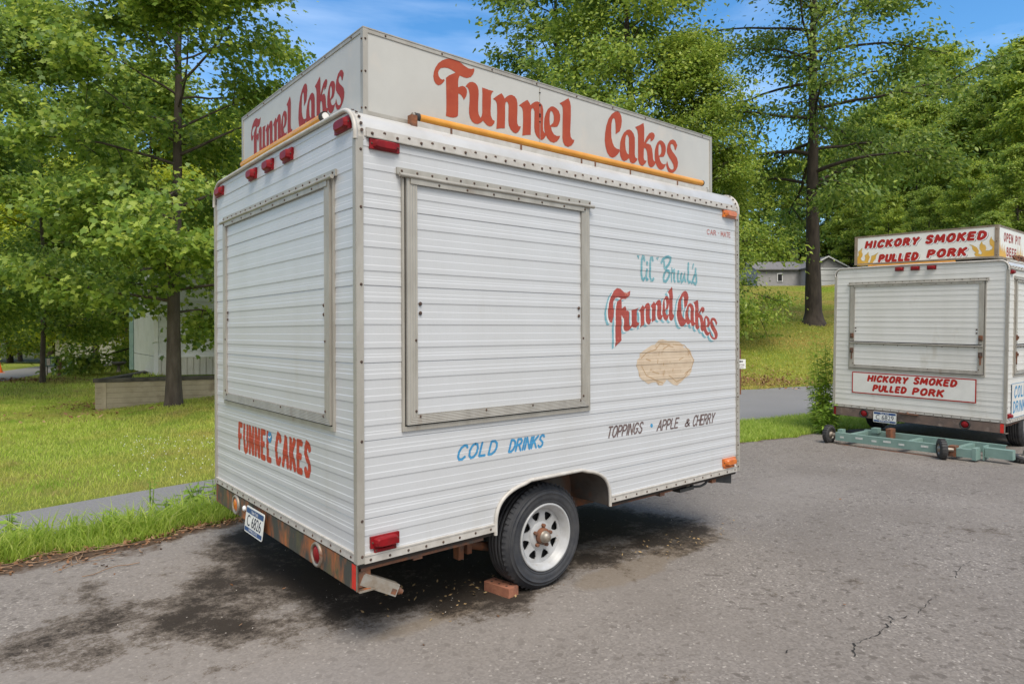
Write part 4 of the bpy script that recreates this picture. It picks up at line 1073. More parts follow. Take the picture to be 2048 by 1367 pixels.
caps(p, 'DRINKS', .26, .545, .88, .135, .026, M_BLUE, gap=.24, o=.0012, slant=.1)
p.build('banner', S2, lambda u, z, o: Vector((u, -.010 - o, z)))
t = MB(); t.tube([(.060, 1.70, 2.496), (.060, .60, 2.496)], .010, M_TUBE, 10); t.build('lamp_tube', T2)
t = MB()
t.box((.30, .06, 2.47), (1.4, .10, 2.50), M_TRIMW)
for k in range(26):
    a = random.uniform(0, 6.28); rr = random.uniform(.02, .05); x = random.uniform(.62, .95)
    t.tube([(x + rr * math.cos(a + q), .085 + .02 * math.sin(3 * a + q), 2.535 + rr * .8 * math.sin(a + q)) for q in np.linspace(0, 5, 9)], .009, M_RUST, 6)
t.build('coiled_chain', T2)

# ------------------------------------------------------------------ brick chock
b = MB()
hx, hy, hz = .041, .094, .057
NB = 24
b.box((-hx, -hy, .001), (hx, hy, hz), M_BRICK)
for yy in (-.055, 0, .055):
    for xx in (-.017, .017):
        b.lathe([(.0075, .0006), (.001, .0006)], M_DARK, (xx, yy, hz), (0, 0, 1), 10, False)
br = b.build('brick')
bv = br.modifiers.new('b', 'BEVEL'); bv.width = .003; bv.segments = 2; bv.limit_method = 'ANGLE'
br.location = (.962, .171, .002); br.rotation_euler = (0, 0, R(10))
tag(br, 'worn red brick chocking the near wheel of the funnel cake trailer', 'brick')

# ------------------------------------------------------------------ ground
def sstep(a, b, x):
    t = np.clip((x - a) / (b - a), 0, 1)
    return t * t * (3 - 2 * t)

CAMX, CAMY = CAM.x, CAM.y
def cam_xy(x, y):
    dx, dy = x - CAMX, y - CAMY
    return dx * RT.x + dy * RT.y, dx * FW.x + dy * FW.y

WALL_A, WALL_B = (-7.78, 12.4), (-5.2, 13.5)      # retaining wall: corner, then along (right, ahead) of the photographer
def wall_d(cx): return WALL_A[1] + (cx - WALL_A[0]) * (WALL_B[1] - WALL_A[1]) / (WALL_B[0] - WALL_A[0])
def H(x, y):
    x = np.asarray(x, float); y = np.asarray(y, float)
    z = -.0145 * np.clip(x - 1, 0, 22)
    cx, cd = cam_xy(x, y)
    tan = cx / np.maximum(cd, .5)
    fr = (cd > .5)
    wgt = sstep(.06, .28, tan) * fr
    z = z + wgt * np.interp(cd, [19.0, 20.5, 27, 48, 70, 90, 130, 220, 400], [0, .18, 2.10, 4.95, 6.2, 10, 19, 26, 30])
    z = z + sstep(.46, .72, tan) * fr * np.interp(cd, [24, 40, 70, 120], [0, 1.8, 7, 10])
    z = z + .25 * sstep(-8.2, -5.2, cx) * sstep(9.3, 12.8, cd) * (1 - sstep(-2.5, .5, cx)) * fr
    # level terrace held by the wall
    ter = sstep(.06, .6, cd - wall_d(cx)) * sstep(-7.75, -7.35, cx + (cd - 12.4) * .22) * (1 - sstep(-3, 0, cx)) * (1 - sstep(24, 30, cd))
    z = z * (1 - ter) + .585 * ter
    # the far left falls away a little
    z = z - .9 * sstep(26, 60, cd) * (1 - sstep(-.2, .06, tan)) * fr
    return z

def Hs(x, y): return float(H(x, y))

def edge_y(x):        # where the asphalt of the lot ends
    return np.interp(x, [-40, -3, 3, 6.9, 8.6, 12, 40], [2.45, 2.6, 2.6, 2.36, 2.05, 1.7, -1.5]) + .05 * np.sin(x * 2.3) + .035 * np.sin(x * 5.9 + 1) + .02 * np.sin(x * 14.3 + 2) + .014 * np.sin(x * 31 + np.sin(x * 9))
def road_near(x): return np.interp(x, [-60, -3, 2, 6, 9, 11.2, 18, 40], [2.6, 3.02, 3.08, 3.25, 3.50, 3.25, 2.2, -1]) + .02 * np.sin(x * 3.1)
def road_far(x): return np.interp(x, [-60, -3, -1.1, .6, 8, 15.6, 18, 40], [3.3, 3.78, 4.00, 4.27, 5.6, 7.6, 6.6, 2.5]) + .02 * np.sin(x * 2.2 + 2)

def node_mat(name):
    m = bpy.data.materials.new(name); m.use_nodes = True
    n = m.node_tree.nodes; l = m.node_tree.links.new
    b = n['Principled BSDF']
    t = n.new('ShaderNodeTexCoord')
    def noise(s, d=6, r=.6, vec=None, off=0.0):
        z = n.new('ShaderNodeTexNoise'); z.inputs['Scale'].default_value = s; z.inputs['Detail'].default_value = d; z.inputs['Roughness'].default_value = r
        mpn = n.new('ShaderNodeMapping'); mpn.inputs['Location'].default_value = (off, off * 1.7, off * .3)
        if vec: mpn.inputs['Scale'].default_value = vec
        l(t.outputs['Object'], mpn.inputs['Vector']); l(mpn.outputs['Vector'], z.inputs['Vector'])
        return z.outputs['Fac']
    def step(v, a, bb, lo=0.0, hi=1.0):
        q = n.new('ShaderNodeMapRange'); q.inputs[1].default_value = a; q.inputs[2].default_value = bb; q.inputs[3].default_value = lo; q.inputs[4].default_value = hi
        l(v, q.inputs[0]); return q.outputs[0]
    def mix(f, a, c, typ='MIX'):
        q = n.new('ShaderNodeMix'); q.data_type = 'RGBA'; q.blend_type = typ
        if isinstance(f, float): q.inputs[0].default_value = f
        else: l(f, q.inputs[0])
        for k, v in ((6, a), (7, c)):
            if isinstance(v, tuple): q.inputs[k].default_value = v
            else: l(v, q.inputs[k])
        return q.outputs[2]
    def math_(op, a, c):
        q = n.new('ShaderNodeMath'); q.operation = op
        for k, v in ((0, a), (1, c)):
            if isinstance(v, (int, float)): q.inputs[k].default_value = v
            else: l(v, q.inputs[k])
        return q.outputs[0]
    def attr(nm):
        q = n.new('ShaderNodeAttribute'); q.attribute_name = nm; return q.outputs['Fac']
    def bump(v, st, dist=.02):
        q = n.new('ShaderNodeBump'); q.inputs['Strength'].default_value = st; q.inputs['Distance'].default_value = dist
        l(v, q.inputs['Height']); l(q.outputs['Normal'], b.inputs['Normal'])
    return m, n, l, b, noise, step, mix, math_, attr, bump

# asphalt of the lot: pale worn aggregate, dark oily stains with their own outline
M_LOT, n, l, b, noise, step, mix, math_, attr, bump = node_mat('worn_asphalt')
def grains(sc, seed_):
    v = n.new('ShaderNodeTexVoronoi'); v.inputs['Scale'].default_value = sc
    t_ = n.new('ShaderNodeTexCoord'); m_ = n.new('ShaderNodeMapping'); m_.inputs['Location'].default_value = (seed_, seed_, 0); m_.inputs['Scale'].default_value = (1, 1, 0)
    l(t_.outputs['Object'], m_.inputs['Vector']); l(m_.outputs['Vector'], v.inputs['Vector'])
    sp_ = n.new('ShaderNodeSeparateColor'); l(v.outputs['Color'], sp_.inputs[0])
    return sp_.outputs[0], v.outputs['Distance']
ga, gdist = grains(92, 0)
gb, _ = grains(34, 5)
fine = math_('ADD', math_('MULTIPLY', ga, .62), math_('MULTIPLY', noise(30, 7, .85), .38))
c = mix(step(fine, .08, .92), (.128, .112, .098, 1), (.285, .254, .225, 1))
c = mix(step(ga, .972, .985, 0, .7), c, (.46, .42, .37, 1))
c = mix(step(gb, .93, .95, 0, .6), c, (.075, .062, .052, 1))
c = mix(step(noise(.9, 6, .6), .40, .68, 0, .5), c, (.148, .127, .108, 1))
c = mix(step(noise(.35, 4, .5, (1, 1.6, 1), off=5), .45, .66, 0, .5), c, (.28, .25, .222, 1))
tan_ = step(math_('ADD', attr('tan'), math_('MULTIPLY', math_('SUBTRACT', noise(2.5, 7, .65, off=11), .5), 1.1)), .42, .62, 0, .5)
c = mix(tan_, c, (.20, .155, .105, 1))
st = math_('ADD', attr('stain'), math_('MULTIPLY', math_('SUBTRACT', noise(2.8, 9, .7, off=2), .5), 2.3))
st = math_("ADD", st, math_("MULTIPLY", math_("SUBTRACT", noise(22, 6, .85, off=4), .5), 1.5))
st = math_("ADD", st, math_("MULTIPLY", math_("SUBTRACT", ga, .5), .16))
c = mix(step(st, .34, .50, 0, .70), c, mix(1.0, c, (.42, .36, .29, 1), 'MULTIPLY'))
c = mix(step(st, .52, .80, 0, .96), c, mix(.28, (.024, .019, .0145, 1), mix(1.0, c, (.34, .285, .23, 1), 'MULTIPLY')))
dirt = step(math_('ADD', attr('dirt'), math_('MULTIPLY', math_('SUBTRACT', noise(6, 6, .7, off=7), .5), 1.2)), .4, .65)
c = mix(dirt, c, (.085, .055, .035, 1))
l(c, b.inputs['Base Color'])
b.inputs['Roughness'].default_value = .88
b.inputs['Specular IOR Level'].default_value = .3
bump(fine, .55, .012)

def polydist(px, py, poly):
    "signed distance to a polygon, inside positive"
    P = np.array(poly); n_ = len(P)
    d = np.full(px.shape, 1e9); ins = np.zeros(px.shape, bool)
    for i in range(n_):
        a, c_ = P[i], P[(i + 1) % n_]
        e = c_ - a
        t_ = np.clip(((px - a[0]) * e[0] + (py - a[1]) * e[1]) / (e @ e), 0, 1)
        d = np.minimum(d, np.hypot(px - a[0] - t_ * e[0], py - a[1] - t_ * e[1]))
        cond = ((a[1] > py) != (c_[1] > py)) & (px < (c_[0] - a[0]) * (py - a[1]) / (c_[1] - a[1] + 1e-12) + a[0])
        ins ^= cond
    return np.where(ins, d, -d)

xs = np.unique(np.concatenate([np.linspace(-45, -3, 40), np.arange(-3, 5, .05), np.linspace(5, 14, 60), np.linspace(14, 45, 30)]).round(4))
vs_ = np.unique(np.concatenate([np.linspace(-30, -3, 20), np.arange(-3, 2.2, .05), np.linspace(2.2, 2.62, 14)]).round(4))
X, Vv = np.meshgrid(xs, vs_)
Y = np.where(Vv > 2.0, 2.0 + (Vv - 2.0) / .62 * (edge_y(X) - 2.0), Vv)
low = edge_y(X) < 2.05
Y = np.where(low, np.minimum(Vv, edge_y(X)), Y)
Z = H(X, Y) + .006
main = [(-.05, 2.3), (-.12, 1.55), (-.05, .9), (-.02, .42), (.15, .20), (.55, .22), (.95, .06), (1.5, .24), (1.8, .14), (2.1, .18), (2.8, .04), (2.95, .35), (2.8, .9), (2.5, 1.6), (2.6, 2.4), (.3, 2.45)]
stain = np.clip(.45 + .22 * (X > .5) + polydist(X, Y, main) / .42, 0, .95)
left_ = 0
for (a, c_, rx_, ry_, am) in ((-.80, 1.28, .30, .24, .62), (-.22, 1.42, .26, .30, .66), (-.28, .72, .34, .26, .70), (.02, 1.05, .30, .5, .55), (-.80, .80, .24, .16, .55), (-.55, .98, .25, .16, .5), (-.05, .38, .3, .2, .55), (-1.15, 1.05, .22, .16, .34), (-.62, 1.78, .3, .1, .30)):
    stain = np.maximum(stain, am * np.exp(-((X - a) / rx_) ** 2 - ((Y - c_) / ry_) ** 2) ** .8 + .0)
stain = stain + .22 * np.exp(-((X + .55) / .75) ** 2 - ((Y - 1.05) / .75) ** 2)
stain -= .35 * np.exp(-((X + .54) / .16) ** 2 - ((Y - 1.50) / .13) ** 2) + .40 * np.exp(-((X + .15) / .10) ** 2 - ((Y - .71) / .07) ** 2)
tn = np.exp(-(((X - 1.75) / .5) ** 2 + ((Y + .06) / .16) ** 2)) + .8 * np.exp(-(((X - .45) / .5) ** 2 + ((Y - .12) / .12) ** 2)) + .7 * np.exp(-(((X - 2.5) / .5) ** 2 + ((Y - .02) / .12) ** 2)) + .6 * np.exp(-(((X - 2.0) / .35) ** 2 + ((Y - .38) / .1) ** 2))
stain -= .55 * np.exp(-(((X - 2.0) / .35) ** 2 + ((Y - .40) / .12) ** 2))
streak = .30 * np.exp(-((Y + 1.15 + .12 * np.sin(X * 1.3)) / .16) ** 2) * (X > 3.4) * np.clip((X - 3.4) / 1.5, 0, 1)
stain += streak
dirt = np.clip(1 - (edge_y(X) - Y) / np.where(X < -.3, .50, .30), 0, 1) * np.where(X < .3, 1, .55)
nx, ny = len(xs), len(vs_)
idx = np.arange(nx * ny).reshape(ny, nx)
F = np.stack([idx[:-1, :-1], idx[:-1, 1:], idx[1:, 1:], idx[1:, :-1]], -1).reshape(-1, 4)
me = fast_mesh('parking_lot', np.stack([X, Y, Z], -1).reshape(-1, 3), F, M_LOT, dict(stain=np.clip(stain, 0, 1).ravel(), tan=tn.ravel(), dirt=dirt.ravel()))
tag(link('parking_lot', me), kind='structure')

# road behind the strip of grass
M_ROAD, n, l, b, noise, step, mix, math_, attr, bump = node_mat('grey_road')
c = mix(step(noise(60, 4, .75), .3, .7), (.150, .146, .145, 1), (.25, .243, .240, 1))
c = mix(step(noise(.7, 5, .6), .4, .7, 0, .5), c, (.18, .175, .172, 1))
l(c, b.inputs['Base Color']); b.inputs['Roughness'].default_value = .9
xs = np.concatenate([np.linspace(-60, -8, 40), np.arange(-8, 22, .25), np.linspace(22, 40, 20)])
ts = np.linspace(0, 1, 12)
X, Tt = np.meshgrid(xs, ts)
Y = road_near(X) + Tt * (road_far(X) - road_near(X))
nx, ny = len(xs), len(ts); idx = np.arange(nx * ny).reshape(ny, nx)
F = np.stack([idx[:-1, :-1], idx[:-1, 1:], idx[1:, 1:], idx[1:, :-1]], -1).reshape(-1, 4)
tag(link('road', fast_mesh('road', np.stack([X, Y, H(X, Y) + .012], -1).reshape(-1, 3), F, M_ROAD)), kind='structure')
# lane far to the left
pts = [(-10.8, 9.5), (-13.2, 14.5), (-15.3, 19.8), (-18.5, 28.4), (-20.6, 35), (-22, 42)]
VV = []
for (a, d_) in pts:
    for k in (0, 2.6):
        x_, y_ = c2w(a - k * .95, d_ + k * .32); VV.append((x_, y_, Hs(x_, y_) + .035))
F = np.array([[2 * i, 2 * i + 2, 2 * i + 3, 2 * i + 1] for i in range(len(pts) - 1)])
pts_lane = list(pts)
tag(link('lane', fast_mesh('lane', np.array(VV), F, M_ROAD)), kind='structure')

# lawn and hill: one sheet to the horizon
M_LAWN, n, l, b, noise, step, mix, math_, attr, bump = node_mat('lawn_grass')
c = mix(step(noise(14, 6, .75), .3, .7), (.115, .165, .026, 1), (.225, .275, .050, 1))
c = mix(step(noise(.55, 5, .6, off=4), .42, .64, 0, .75), c, (.26, .245, .060, 1))
c = mix(step(noise(1.9, 6, .65, off=8), .58, .74, 0, .8), c, (.17, .120, .055, 1))
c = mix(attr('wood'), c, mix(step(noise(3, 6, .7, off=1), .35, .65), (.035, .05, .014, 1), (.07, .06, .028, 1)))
c = mix(step(math_('ADD', attr('dry'), math_('MULTIPLY', math_('SUBTRACT', noise(3, 6, .7, off=6), .5), 1.1)), .42, .62), c, (.16, .095, .05, 1))
l(c, b.inputs['Base Color']); b.inputs['Roughness'].default_value = .95; b.inputs['Specular IOR Level'].default_value = .1
bump(noise(40, 5, .75), .6, .06)
u = np.linspace(-1, 1, 301)
gx = np.sign(u) * (np.expm1(np.abs(u) * 5.6) / np.expm1(5.6)) * 420 + 4
gy = np.sign(u) * (np.expm1(np.abs(u) * 5.6) / np.expm1(5.6)) * 420 + 8
X, Y = np.meshgrid(gx, gy)
Z = H(X, Y)
inl = sstep(.0, .35, edge_y(X) - Y)
inr = sstep(0, .2, Y - road_near(X)) * sstep(0, .2, road_far(X) - Y)
Z = Z - .05 * np.maximum(inl, inr) - .004
CX, CD = cam_xy(X, Y)
TN = CX / np.maximum(CD, .5)
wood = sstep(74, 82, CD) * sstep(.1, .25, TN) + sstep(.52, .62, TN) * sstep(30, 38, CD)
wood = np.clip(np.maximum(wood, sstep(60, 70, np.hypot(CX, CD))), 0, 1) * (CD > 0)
def ell(cx, cd, rx, rd): return np.exp(-(((CX - cx) / rx) ** 2 + ((CD - cd) / rd) ** 2))
dry = ell(7.6, 20.2, 1.8, .7) + ell(-15.3, 20.5, 2.0, 1.1) + ell(-8.6, 13.0, .8, .5) + .8 * ell(-7.3, 11.0, 1.0, .35) + .7 * ell(12.3, 26.8, 1.0, .5)
nx = len(gx); idx = np.arange(nx * nx).reshape(nx, nx)
F = np.stack([idx[:-1, :-1], idx[:-1, 1:], idx[1:, 1:], idx[1:, :-1]], -1).reshape(-1, 4)
tag(link('lawn', fast_mesh('lawn', np.stack([X, Y, Z], -1).reshape(-1, 3), F, M_LAWN, dict(wood=wood.ravel(), dry=dry.ravel()), smooth=True)), kind='structure')

# cracks in the asphalt
M_CRACK = mat('crack_shadow', (.02, .018, .016, 1), rough=.95)
rng = np.random.default_rng(7)
cm = MB()
for poly in ([(1.72, -1.43), (1.86, -1.37), (2.05, -1.40), (2.30, -1.38), (2.42, -1.42)], [(2.47, -1.43), (2.70, -1.41), (2.88, -1.41)], [(1.86, -1.37), (1.80, -1.30)], [(1.22, -1.73), (1.40, -1.66), (1.50, -1.67)], [(2.3, -1.38), (2.34, -1.33)], [(3.25, -1.37), (3.5, -1.33), (3.7, -1.34)], [(1.5, -1.2), (1.62, -1.23)]):
    pp = []
    for (a, c_) in zip(poly[:-1], poly[1:]):
        k = max(3, int(np.hypot(c_[0] - a[0], c_[1] - a[1]) / .02))
        for t_ in np.linspace(0, 1, k, endpoint=False):
            pp.append((a[0] + t_ * (c_[0] - a[0]) + rng.normal(0, .006), a[1] + t_ * (c_[1] - a[1]) + rng.normal(0, .006)))
    vs = []
    for i, (x_, y_) in enumerate(pp):
        wd = .0026 * rng.uniform(.0, 1.6) * (1 if poly[0][0] < 2.4 else .5)
        vs += [(x_ - wd, y_ + wd, Hs(x_, y_) + .0105), (x_ + wd, y_ - wd, Hs(x_, y_) + .0105)]
    cm.add(vs, [(2 * i, 2 * i + 1, 2 * i + 3, 2 * i + 2) for i in range(len(pp) - 1)], M_CRACK)
tag(cm.build('asphalt_crack'), kind='structure')

# ------------------------------------------------------------------ grass and litter
def leafmat(name, c1, c2, c3, trans=.35, rough=.5, spec=.35, patch=None):
    m = bpy.data.materials.new(name); m.use_nodes = True
    n = m.node_tree.nodes; l = m.node_tree.links.new
    b = n['Principled BSDF']; out = n['Material Output']
    g = n.new('ShaderNodeNewGeometry'); rmp = n.new('ShaderNodeValToRGB')
    rmp.color_ramp.elements[0].color = c1; rmp.color_ramp.elements[1].color = c3
    e = rmp.color_ramp.elements.new(.55); e.color = c2
    l(g.outputs['Random Per Island'], rmp.inputs['Fac'])
    colr = rmp.outputs['Color']
    if patch:
        t_ = n.new('ShaderNodeTexCoord')
        for (sc_, off_, lo_, hi_, pc) in patch:
            z_ = n.new('ShaderNodeTexNoise'); z_.inputs['Scale'].default_value = sc_; z_.inputs['Detail'].default_value = 5
            mp_ = n.new('ShaderNodeMapping'); mp_.inputs['Location'].default_value = (off_, off_, 0)
            l(t_.outputs['Object'], mp_.inputs['Vector']); l(mp_.outputs['Vector'], z_.inputs['Vector'])
            r_ = n.new('ShaderNodeMapRange'); r_.inputs[1].default_value = lo_; r_.inputs[2].default_value = hi_; r_.inputs[4].default_value = .8
            l(z_.outputs['Fac'], r_.inputs[0])
            x_ = n.new('ShaderNodeMix'); x_.data_type = 'RGBA'; l(r_.outputs[0], x_.inputs[0]); l(colr, x_.inputs[6]); x_.inputs[7].default_value = pc
            colr = x_.outputs[2]
    l(colr, b.inputs['Base Color'])
    b.inputs['Roughness'].default_value = rough; b.inputs['Specular IOR Level'].default_value = spec
    tr = n.new('ShaderNodeBsdfTranslucent'); mx_ = n.new('ShaderNodeMixShader'); mx_.inputs[0].default_value = trans
    hs = n.new('ShaderNodeHueSaturation'); hs.inputs['Value'].default_value = 1.5; hs.inputs['Hue'].default_value = .485
    l(colr, hs.inputs['Color']); l(hs.outputs['Color'], tr.inputs['Color'])
    l(b.outputs[0], mx_.inputs[1]); l(tr.outputs[0], mx_.inputs[2]); l(mx_.outputs[0], out.inputs['Surface'])
    return m
M_BLADE = leafmat('grass_blade', (.22, .34, .05, 1), (.36, .47, .08, 1), (.52, .58, .17, 1), .5, .55, .2)
M_BLADE2 = leafmat('yellow_grass_blade', (.31, .42, .06, 1), (.44, .54, .10, 1), (.57, .58, .18, 1), .5, .6, .15, patch=((.6, 3, .46, .66, (.50, .44, .13, 1)), (2.2, 7, .57, .72, (.36, .27, .13, 1)), (1.3, 1, .55, .70, (.20, .34, .04, 1))))
M_LITTER = leafmat('dead_leaf', (.15, .075, .035, 1), (.27, .14, .075, 1), (.38, .25, .15, 1), .1, .8, .1)
M_TWIG = mat('dry_twig', (.20, .12, .07, 1), (.32, .21, .13, 1), 20, rough=.9)

def blades(name, x, y, h, wd, mt, lean=.5, seed=0):
    rg = np.random.default_rng(seed)
    n_ = len(x)
    z = H(x, y) - .012
    a = rg.uniform(0, 2 * np.pi, n_); ln = rg.uniform(.1, lean, n_) * h
    dx, dy = np.cos(a), np.sin(a)
    s = rg.uniform(0, 2 * np.pi, n_); sx, sy = np.cos(s) * wd / 2, np.sin(s) * wd / 2
    P = np.empty((n_, 5, 3))
    P[:, 0] = np.stack([x - sx, y - sy, z], -1); P[:, 1] = np.stack([x + sx, y + sy, z], -1)
    P[:, 2] = np.stack([x + sx * .8 + dx * ln * .35, y + sy * .8 + dy * ln * .35, z + h * .6], -1)
    P[:, 3] = np.stack([x - sx * .8 + dx * ln * .35, y - sy * .8 + dy * ln * .35, z + h * .6], -1)
    P[:, 4] = np.stack([x + dx * ln, y + dy * ln, z + h * .95], -1)
    b0 = np.arange(n_)[:, None] * 5
    T = np.concatenate([b0 + np.array([[0, 1, 2]]), b0 + np.array([[0, 2, 3]]), b0 + np.array([[3, 2, 4]])], 0)
    return tag(link(name, fast_mesh(name, P.reshape(-1, 3), T, mt)), kind='stuff')

rg = np.random.default_rng(3)
def clumpy(n_, x0, x1, y0f, y1f, k=7.0, seed=1):
    r2 = np.random.default_rng(seed)
    x = r2.uniform(x0, x1, n_ * 2); t_ = r2.uniform(0, 1, n_ * 2)
    y = y0f(x) + t_ * (y1f(x) - y0f(x))
    q = np.sin(x * k + 1.3 * np.sin(y * k * 1.4)) * np.sin(y * k * .9 + 2 * np.sin(x * k * .6))
    keep = r2.uniform(-1.2, 1, n_ * 2) < q
    return x[keep][:n_], y[keep][:n_]
x, y = clumpy(26000, -3.4, 5.5, lambda x: edge_y(x) + .02, lambda x: road_near(x) + .03, 6, 11)
x2 = rg.uniform(-3.4, 9.5, 16000); y2 = edge_y(x2) + rg.uniform(0, 1, 16000) * (road_near(x2) - edge_y(x2) + .02)
x = np.concatenate([x, x2]); y = np.concatenate([y, y2])
hh = rg.uniform(.035, .15, len(x)) * (1 - .35 * sstep(2, 6, x)) * (.75 + .5 * (np.sin(x * 3.1) * .5 + .5))
blades('grass', x, y, hh, rg.uniform(.005, .010, len(x)), M_BLADE, 1.0, 5)
x, y = clumpy(2600, -3.4, 1.5, lambda x: edge_y(x) + .06, lambda x: edge_y(x) + .34, 5, 17)
blades('tall_grass', x, y, rg.uniform(.12, .27, len(x)), rg.uniform(.008, .013, len(x)), M_BLADE, 1.3, 6)
# verge in front of the pork trailer
x = rg.uniform(5.0, 13, 30000); y = edge_y(x) + .01 + rg.uniform(0, 1, 30000) * (road_near(x) - edge_y(x))
blades('grass', x, y, rg.uniform(.05, .12, len(x)), rg.uniform(.008, .014, len(x)), M_BLADE, .9, 8)
# lawn beyond the road, left
def inlane(x, y):
    cx, cd = cam_xy(x, y)
    r_ = np.interp(cd, [q[1] for q in pts_lane], [q[0] for q in pts_lane])
    return (cx < r_ + .03) & (cx > r_ - 3.6)
def field(n_, cx0, cx1, d0, d1, seed, keep):
    r2 = np.random.default_rng(seed)
    cd_ = np.sqrt(r2.uniform(d0 * d0, d1 * d1, n_)); cx_ = r2.uniform(cx0, cx1, n_) * cd_
    x = CAMX + FW.x * cd_ + RT.x * cx_; y = CAMY + FW.y * cd_ + RT.y * cx_
    k = keep(x, y, cx_, cd_)
    return x[k], y[k], cd_[k]
x, y, d_ = field(135000, -1.30, -.25, 4.4, 14.5, 21, lambda x, y, cx, cd: (y > road_far(x) + .01) & ((cd < wall_d(cx) - .03) | (cx < -7.9)))
blades('grass', x, y, np.random.default_rng(1).uniform(.03, .075, len(x)), .004 + .0011 * d_ * .6, M_BLADE2, .9, 22)
x, y, d_ = field(60000, -.95, -.40, 12.5, 30, 23, lambda x, y, cx, cd: ((cx < -7.9) | (cd > wall_d(cx) + .2)) & ((cx < -7.3) | (cd > 30)) & ~inlane(x, y))
blades('grass', x, y, np.random.default_rng(2).uniform(.04, .10, len(x)), .016 + 0 * d_, M_BLADE2, .9, 24)
# bank on the right
x, y, d_ = field(90000, .30, .56, 19, 50, 25, lambda x, y, cx, cd: y > road_far(x) + .05)
M_BLADE3 = leafmat('bank_grass_blade', (.36, .40, .07, 1), (.46, .46, .10, 1), (.56, .50, .17, 1), .5, .6, .1, patch=((.25, 3, .44, .62, (.55, .44, .15, 1)), (.12, 9, .50, .62, (.34, .46, .06, 1))))
blades('grass', x, y, np.random.default_rng(3).uniform(.04, .09, len(x)), .014 + .0009 * d_, M_BLADE3, 1.0, 26)

def litter(name, x, y, size, mt, seed, up=0.0):
    r2 = np.random.default_rng(seed); n_ = len(x)
    z = H(x, y) + r2.uniform(.004, .03, n_) + up * r2.uniform(0, 1, n_)
    a = r2.uniform(0, 6.28, n_); s = size * r2.uniform(.5, 1.2, n_)
    t1 = np.stack([np.cos(a), np.sin(a), r2.normal(0, .35, n_)], -1); t2 = np.stack([-np.sin(a), np.cos(a), r2.normal(0, .35, n_)], -1)
    Pc = np.stack([x, y, z], -1)
    V = np.stack([Pc + t1 * s[:, None], Pc + t2 * s[:, None] * .5, Pc - t1 * s[:, None], Pc - t2 * s[:, None] * .5], 1).reshape(-1, 3)
    return tag(link(name, fast_mesh(name, V, np.arange(n_ * 4).reshape(-1, 4), mt)), kind='stuff')
r2 = np.random.default_rng(31)
lx, ly = [], []
for (cx, cd, rx, rd, k) in ((7.6, 20.3, 1.9, 1.0, 800), (-15.2, 20.5, 1.8, .9, 900), (-8.7, 13.2, .6, .5, 130), (-7.4, 11.4, 1.0, .5, 60)):
    a = cx + r2.normal(0, rx * .6, k); d_ = cd + r2.normal(0, rd * .6, k)
    lx.append(CAMX + FW.x * d_ + RT.x * a); ly.append(CAMY + FW.y * d_ + RT.y * a)
litter('leaf_litter', np.concatenate(lx), np.concatenate(ly), .05, M_LITTER, 32, .045)
x = r2.uniform(-2.6, .5, 900); y = edge_y(x) - np.abs(r2.normal(0, .19, 900)) * np.where(x < -.3, 1, .5) + .06
litter('leaf_litter', x, y, .019, M_LITTER, 33)
# bits of straw caught round the wheel
x = np.concatenate([r2.normal(2.5, .28, 60), r2.normal(.75, .25, 70)]); y = np.concatenate([r2.normal(.10, .09, 60), r2.normal(.35, .14, 70)])
litter('straw', x, y, .014, mat('straw', (.38, .27, .12, 1), (.25, .16, .08, 1), 30, rough=.9), 35)
# grit and scraps lying on the lot
x = np.concatenate([r2.uniform(-2.2, 5.5, 700), r2.normal(.6, .8, 160)]); y = np.concatenate([r2.uniform(-2.4, 1.5, 700), r2.normal(.7, .5, 160)])
k_ = y < edge_y(x) - .1
litter('grit', x[k_], y[k_], .0055, mat('pale_grit', (.42, .38, .33, 1), (.25, .22, .19, 1), 40, rough=.9), 36)
x = r2.uniform(-2, 6, 40); y = r2.uniform(-1.8, 2.0, 40)
litter('fallen_leaves', x, y, .014, M_LITTER, 37)
# dead stems along the edge of the asphalt
tw = MB()
for k in range(75):
    x_ = r2.uniform(-2.4, .5); wide_ = .34 if x_ < -.45 else .14
    y_ = float(edge_y(x_)) + .04 - abs(r2.normal(0, .6)) * wide_; a = r2.normal(.1, .75); ln = r2.uniform(.05, .34)
    pts = []
    for q in np.linspace(-.5, .5, 6):
        xx, yy = x_ + q * ln * math.cos(a), y_ + q * ln * math.sin(a) + .02 * math.sin(q * 6 + k)
        pts.append((xx, yy, Hs(xx, yy) + .012 + .010 * abs(math.sin(q * 5 + k))))
    tw.tube(pts, r2.uniform(.0012, .0034), M_TWIG, 5)
tag(tw.build('dead_stems'), kind='stuff')
# white clover heads
x, y, d_ = field(110, -.60, -.42, 6.4, 9.2, 41, lambda x, y, cx, cd: y > road_far(x) + .1)
cl = MB()
for a, c_ in zip(x, y):
    z_ = Hs(a, c_) + .055
    cl.box((a - .004, c_ - .004, z_), (a + .004, c_ + .004, z_ + .007), M_WHITEP)
tag(cl.build('clover_flowers'), kind='stuff')

